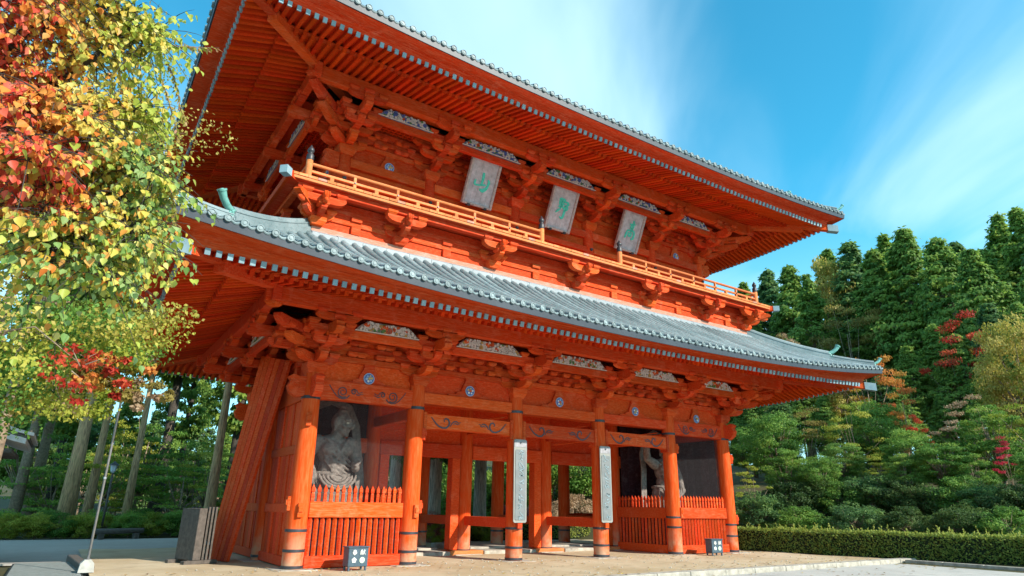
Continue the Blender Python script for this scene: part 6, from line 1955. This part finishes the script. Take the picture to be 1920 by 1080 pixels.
# --- maples of middle distance on the left
def maple(px, py, dist, rx_px, rz_px, seed, label, mats, trunk_px=None, ls=0.085, nlf=300, ncl=64):
    """crown centred on a sight line; mats: list of (share, material)"""
    c = at_dist(px, py, dist); k = dist / FPX * 1.03
    rx, rz = rx_px * k, rz_px * k
    tp = Vector((c.x - 0.3, c.y + 0.5, hill(c.x, c.y) - 0.2)) if trunk_px is None else at_dist(trunk_px, 1040, dist + 1)
    if trunk_px is not None: tp.z = -0.2
    e = tag(empty('maple_tree', tp), label, 'tree')
    g = np.random.default_rng(seed)
    per = [([], [], [], []) for _ in mats]; br = []
    o = np.array(c - tp)
    cum = np.cumsum([m_[0] for m_ in mats])
    # mats may carry a direction that gathers that colour on one side
    for i in range(ncl):
        d = g.normal(0, 1, 3); d /= np.linalg.norm(d)
        r = g.uniform(0.15, 1.0) ** 0.5
        cc = o + d * np.array([rx, rx * 0.8, rz]) * r
        cr = min(rx, rz) * 0.30 * g.uniform(0.6, 1.2)
        p = g.normal(0, 1, (nlf, 3)); p /= np.linalg.norm(p, axis=1, keepdims=True)
        p = p * (g.uniform(0.1, 1.0, (nlf, 1)) ** 0.5) * np.array([cr, cr, cr * 0.45]) * 1.15 + cc
        mi = int(np.searchsorted(cum, g.uniform(0, cum[-1] - 1e-6)))
        per[mi][0].append(p); per[mi][1].append(g.normal(0, 0.8, (nlf, 3)) + [0, 0, -0.45])
        per[mi][3].append((p - cc) / cr + 0.5 * d + [0, 0, 0.6] + g.normal(0, 0.5, (nlf, 3)))
        per[mi][2].append(np.clip(0.5 + 0.2 * g.normal() + g.normal(0, 0.16, nlf), 0, 1))
        if i % 3 == 0:
            br.append(([tuple(cc + (o * [0.9, 0.9, 1.0] - cc) * 0.5 + g.normal(0, 0.1, 3)), tuple(cc + (o * [0.9, 0.9, 1.0] - cc) * 0.22), tuple(cc)], [0.012, 0.008, 0.004]))
    obj('trunk', MB().tube([(0, 0, -0.3), (0.03, 0.02, o[2] * 0.5), tuple(o * [0.02, 0.02, 1.0]), tuple(o * [0.12, 0.12, 1.12]), tuple(o * [0.5, 0.5, 1.15]), tuple(o * [0.95, 0.95, 1.02])], [0.15, 0.13, 0.10, 0.035, 0.012, 0.005], 9), BARK, e, True)
    bm_ = MB()
    for p, r in br:
        bm_.tube(p, r, 5)
    obj('branches', bm_, BARK, e, True)
    for (P, A, T, NV), (sh, m_) in zip(per, mats):
        if not P: continue
        P = np.concatenate(P); A = np.concatenate(A); T = np.concatenate(T); N = len(P)
        link('crown', leaf_cards('crown', P, A, np.concatenate(NV), ls * g.uniform(0.6, 1.4, N), ls * 0.8 * g.uniform(0.7, 1.2, N), T, m_), e)
    return e
maple(60, 560, 15, 190, 190, 3, 'yellow-green maple behind the overhanging branch at the picture edge', [(0.45, L_YG), (0.3, L_YEL), (0.25, L_GRN)], -120)
maple(70, 250, 17, 230, 220, 4, 'golden-leaved maple high behind the red overhanging leaves', [(0.35, L_MIX), (0.35, L_YEL), (0.3, L_YG)], -200)
maple(195, 620, 20, 80, 130, 5, 'turning maple with yellow and rust leaves beside the lower eave', [(0.45, L_YG), (0.25, L_MIX), (0.2, L_YEL), (0.1, L_PNK)], -60, ncl=56, nlf=230, ls=0.10)
maple(150, 685, 13, 50, 55, 6, 'scarlet maple spray hanging before the wood at left', [(0.8, L_RED), (0.2, L_ORG)], -160, ncl=13, nlf=26, ls=0.085)
maple(215, 700, 14, 60, 34, 7, 'rust-orange maple spray reaching towards the gate at left', [(0.4, L_ORG), (0.3, L_RED), (0.3, L_BRN)], -240, ncl=18, nlf=60, ls=0.085)
maple(275, 735, 15, 50, 28, 8, 'bronze maple spray beside the downpipe', [(0.7, L_BRN), (0.3, L_PNK)], -300, ncl=14, nlf=70, ls=0.085)

# --- the near tree whose boughs hang in from the left, large heart-shaped leaves turning colour
g = np.random.default_rng(77)
nroot = at_dist(-700, 985, 6.2); nroot.z = -0.12
near = tag(empty('tallow_tree', nroot), 'near tree with heart-shaped leaves turning red, orange, yellow and green', 'tree')
NL = {k: leaf_mat('near leaf ' + k, st, 0.5, 0.45) for k, st in dict(
    red=[(0.0, (0.66, 0.05, 0.03)), (0.5, (0.78, 0.13, 0.07)), (1.0, (0.80, 0.30, 0.20))],
    orange=[(0.0, (0.70, 0.18, 0.03)), (0.5, (0.77, 0.32, 0.06)), (1.0, (0.78, 0.45, 0.14))],
    yellow=[(0.0, (0.64, 0.42, 0.05)), (0.5, (0.74, 0.60, 0.12)), (1.0, (0.76, 0.68, 0.25))],
    lime=[(0.0, (0.34, 0.42, 0.05)), (0.5, (0.52, 0.56, 0.10)), (1.0, (0.66, 0.62, 0.18))],
    green=[(0.0, (0.15, 0.28, 0.06)), (0.5, (0.27, 0.40, 0.12)), (1.0, (0.44, 0.54, 0.22))]).items()}
def col_of(px, py):
    """which colour the bough has turned: red on the outer west boughs, green low on the inner ones"""
    q = g.uniform(0, 1)
    if py < 250:
        t = px / 330.0 + g.normal(0, 0.16)
        t += g.normal(0, 0.10)
        return 'red' if t < 0.10 else ('orange' if t < 0.38 else ('yellow' if t < 0.74 else 'lime'))
    if px < 165 and py < 390:
        return 'red' if q < 0.42 else ('orange' if q < 0.76 else ('yellow' if q < 0.92 else 'lime'))
    if px > 235 and py > 230:
        return 'green' if q < 0.48 else ('lime' if q < 0.75 else ('yellow' if q < 0.95 else 'orange'))
    if py > 430:
        return 'green' if q < 0.4 else ('lime' if q < 0.7 else ('orange' if q < 0.85 else 'yellow'))
    return 'yellow' if q < 0.35 else ('lime' if q < 0.65 else ('orange' if q < 0.85 else 'green'))
boughs = [
    [(-420, 520, 6.2), (-120, 360, 6.0), (20, 320, 5.8), (110, 330, 5.6), (200, 345, 5.4), (280, 380, 5.2), (335, 430, 5.1)],
    [(-120, 360, 6.0), (30, 250, 5.6), (110, 165, 5.4), (200, 120, 5.2), (290, 70, 5.1), (350, 60, 5.0)],
    [(-260, 440, 6.1), (-60, 150, 5.4), (60, 70, 5.2), (160, 30, 5.0), (260, 10, 5.0), (320, 30, 5.0)],
    [(20, 320, 5.8), (90, 250, 5.5), (180, 220, 5.3), (270, 200, 5.2), (330, 215, 5.1)],
    [(110, 330, 5.6), (190, 400, 5.3), (230, 460, 5.1), (240, 520, 5.0)],
    [(-120, 360, 6.0), (-20, 400, 5.4), (60, 390, 5.2), (130, 400, 5.0), (170, 440, 5.0)],
    [(-60, 150, 5.4), (20, 180, 5.0), (90, 190, 4.9), (160, 200, 4.9), (220, 260, 4.9)],
    [(-60, 150, 5.4), (-20, 30, 5.0), (40, -20, 4.8), (120, -40, 4.8), (220, -50, 4.9)],
    [(200, 345, 5.4), (260, 300, 5.2), (310, 300, 5.1), (345, 330, 5.0)],
    [(190, 400, 5.3), (130, 460, 5.1), (110, 500, 5.0)],
    [(-100, 300, 5.2), (0, 230, 4.8), (60, 260, 4.7), (130, 300, 4.7)],
    [(280, 380, 5.2), (300, 420, 5.0), (310, 470, 5.0)],
]
bm_ = MB()
leafpts = []
twm = MB()
for bi, bo in enumerate(boughs):
    bo = [((x_ * 0.87 - 14 if x_ > 0 else x_ - 14), y_, d_) for x_, y_, d_ in bo]
    P = [at_dist(*q) - nroot for q in bo]
    n = len(P)
    r0 = 0.055 if bi < 3 else 0.026
    fine = []
    for i in range(n - 1):
        for j in range(4):
            fine.append((P[i].lerp(P[i + 1], j / 4), tuple(np.array(bo[i][:2]) * (1 - j / 4) + np.array(bo[i + 1][:2]) * j / 4)))
    fine.append((P[-1], bo[-1][:2]))
    path = [p + Vector(g.normal(0, 0.012, 3)) for p, _ in fine]
    bm_.tube(path, [r0 * (1 - 0.88 * i / (len(path) - 1)) + 0.003 for i in range(len(path))], 7)
    for i, (p, px) in enumerate(fine):
        if px[0] < -90: continue
        for k in range(12):
            # a twig that arches out, then hangs
            d = Vector((g.normal(0, 1), g.normal(0, 1), g.normal(0.15, 0.5))).normalized()
            L = g.uniform(0.18, 0.55)
            q = [path[i]]
            for s_ in range(1, 6):
                t_ = s_ / 5
                q.append(path[i] + d * (L * t_) + Vector((0, 0, -0.42 * L * t_ * t_)))
            twm.tube(q, [0.0045, 0.004, 0.0035, 0.003, 0.002, 0.0012], 4)
            m_ = int(g.integers(6, 11))
            for s_ in range(m_):
                t_ = 0.25 + 0.75 * (s_ + g.uniform(0, 1)) / m_
                a = min(4, int(t_ * 5)); pp = q[a].lerp(q[a + 1], t_ * 5 - a)
                leafpts.append((pp, d))
# petioles bend each blade down; colour follows the bough it grows on
d_all = {k: ([], [], [], [], []) for k in NL}
invf = 1.0
for pp, d in leafpts:
    w = pp + nroot - CAM
    z = w.dot(_f)
    if z < 0.5: continue
    px = 960 + FPX * w.dot(_r2) / z; py = 540 - FPX * w.dot(_u2) / z
    k = col_of(px, py)
    ax = Vector((g.normal(0, 0.35), g.normal(0, 0.35), -1.0)) + d * 0.35
    out = Vector((g.normal(0, 0.75), g.normal(0, 0.75), g.normal(0.1, 0.4))) + to_sun * 0.9      # blades turn towards the light
    pet = Vector((g.normal(0, 0.02), g.normal(0, 0.02), -g.uniform(0.01, 0.05)))
    L = g.uniform(0.034, 0.066)
    D = d_all[k]
    D[0].append(pp + pet); D[1].append(ax); D[2].append(out); D[3].append(L); D[4].append((px, py, z))
obj('trunk', MB().tube([(0, 0, -0.3), (0.05, 0.0, 1.2), tuple((at_dist(-420, 520, 6.2) - nroot) * 0.55), tuple(at_dist(-420, 520, 6.2) - nroot), tuple(at_dist(-260, 440, 6.1) - nroot)], [0.22, 0.18, 0.14, 0.09, 0.05], 12), BARK_D, near, True)
obj('boughs', bm_, BARK_D, near, True)
o = obj('twigs', twm, BARK_D, near, True); o['kind'] = 'stuff'
single = 0
for k, (P, A, O, L, Q) in d_all.items():
    N = len(P)
    if not N: continue
    P = np.array(P); A = np.array(A); O = np.array(O); L = np.array(L); tone = np.clip(g.normal(0.5, 0.22, N), 0, 1)
    zz = np.array([q[2] for q in Q]); vis = np.array([-20 < q[0] < 460 and -20 < q[1] < 620 for q in Q])
    order = np.argsort(np.where(vis, zz / L, 1e9))
    take = order[:60]
    for j in take:      # the largest leaves are pieces of their own
        me = leaf_cards('leaf', P[j:j + 1], A[j:j + 1], O[j:j + 1], L[j:j + 1] * 1.15, L[j:j + 1] * 0.98, tone[j:j + 1], NL[k], 0.16, 'heart')
        link('leaf', me, near); single += 1
    rest_ = np.setdiff1d(np.arange(N), take)
    if len(rest_):
        o = link('foliage', leaf_cards('foliage', P[rest_], A[rest_], O[rest_], L[rest_], L[rest_] * 0.86, tone[rest_], NL[k], 0.16, 'heart'), near); o['kind'] = 'stuff'
# feathery vine sprays at the outer edge of the near boughs
sp = [[(x_ * 0.97 - 4, y_, d_) for x_, y_, d_ in q_] for q_ in [[(300, 90, 5.2), (340, 85, 5.2), (380, 88, 5.2), (428, 90, 5.2)], [(330, 120, 5.2), (345, 160, 5.2), (352, 200, 5.2), (362, 228, 5.2)], [(318, 150, 5.2), (330, 190, 5.2), (345, 240, 5.2), (350, 268, 5.2)], [(250, 20, 5.3), (300, 40, 5.3), (340, 70, 5.3), (385, 95, 5.3)],
      [(325, 330, 5.1), (338, 370, 5.1), (342, 400, 5.1), (345, 430, 5.1)]]]
P, A, O = [], [], []
mb = MB()
for s_ in sp:
    q = [at_dist(*t_) - nroot for t_ in s_]
    mb.tube(q, [0.005, 0.004, 0.003, 0.0015], 4)
    for i in range(3):
        for j in range(11):
            p = q[i].lerp(q[i + 1], j / 11)
            d = (q[i + 1] - q[i]).normalized()
            for sd in (-1, 1):
                P.append(p); A.append(Vector((g.normal(0, .5), g.normal(0, .5), -0.7 + g.normal(0, .3))) + d * 0.5); O.append(g.normal(0, 1, 3))
N = len(P)
o = link('vine_leaves', leaf_cards('vine_leaves', P, A, O, g.uniform(0.035, 0.065, N), 0.02, np.clip(g.normal(0.5, 0.3, N), 0, 1),
     leaf_mat('vine leaf', [(0.0, (0.24, 0.30, 0.03)), (0.5, (0.45, 0.36, 0.08)), (1.0, (0.46, 0.24, 0.15))], 0.4)), near); o['kind'] = 'stuff'
o = obj('vine_stems', mb, BARK, near); o['kind'] = 'stuff'
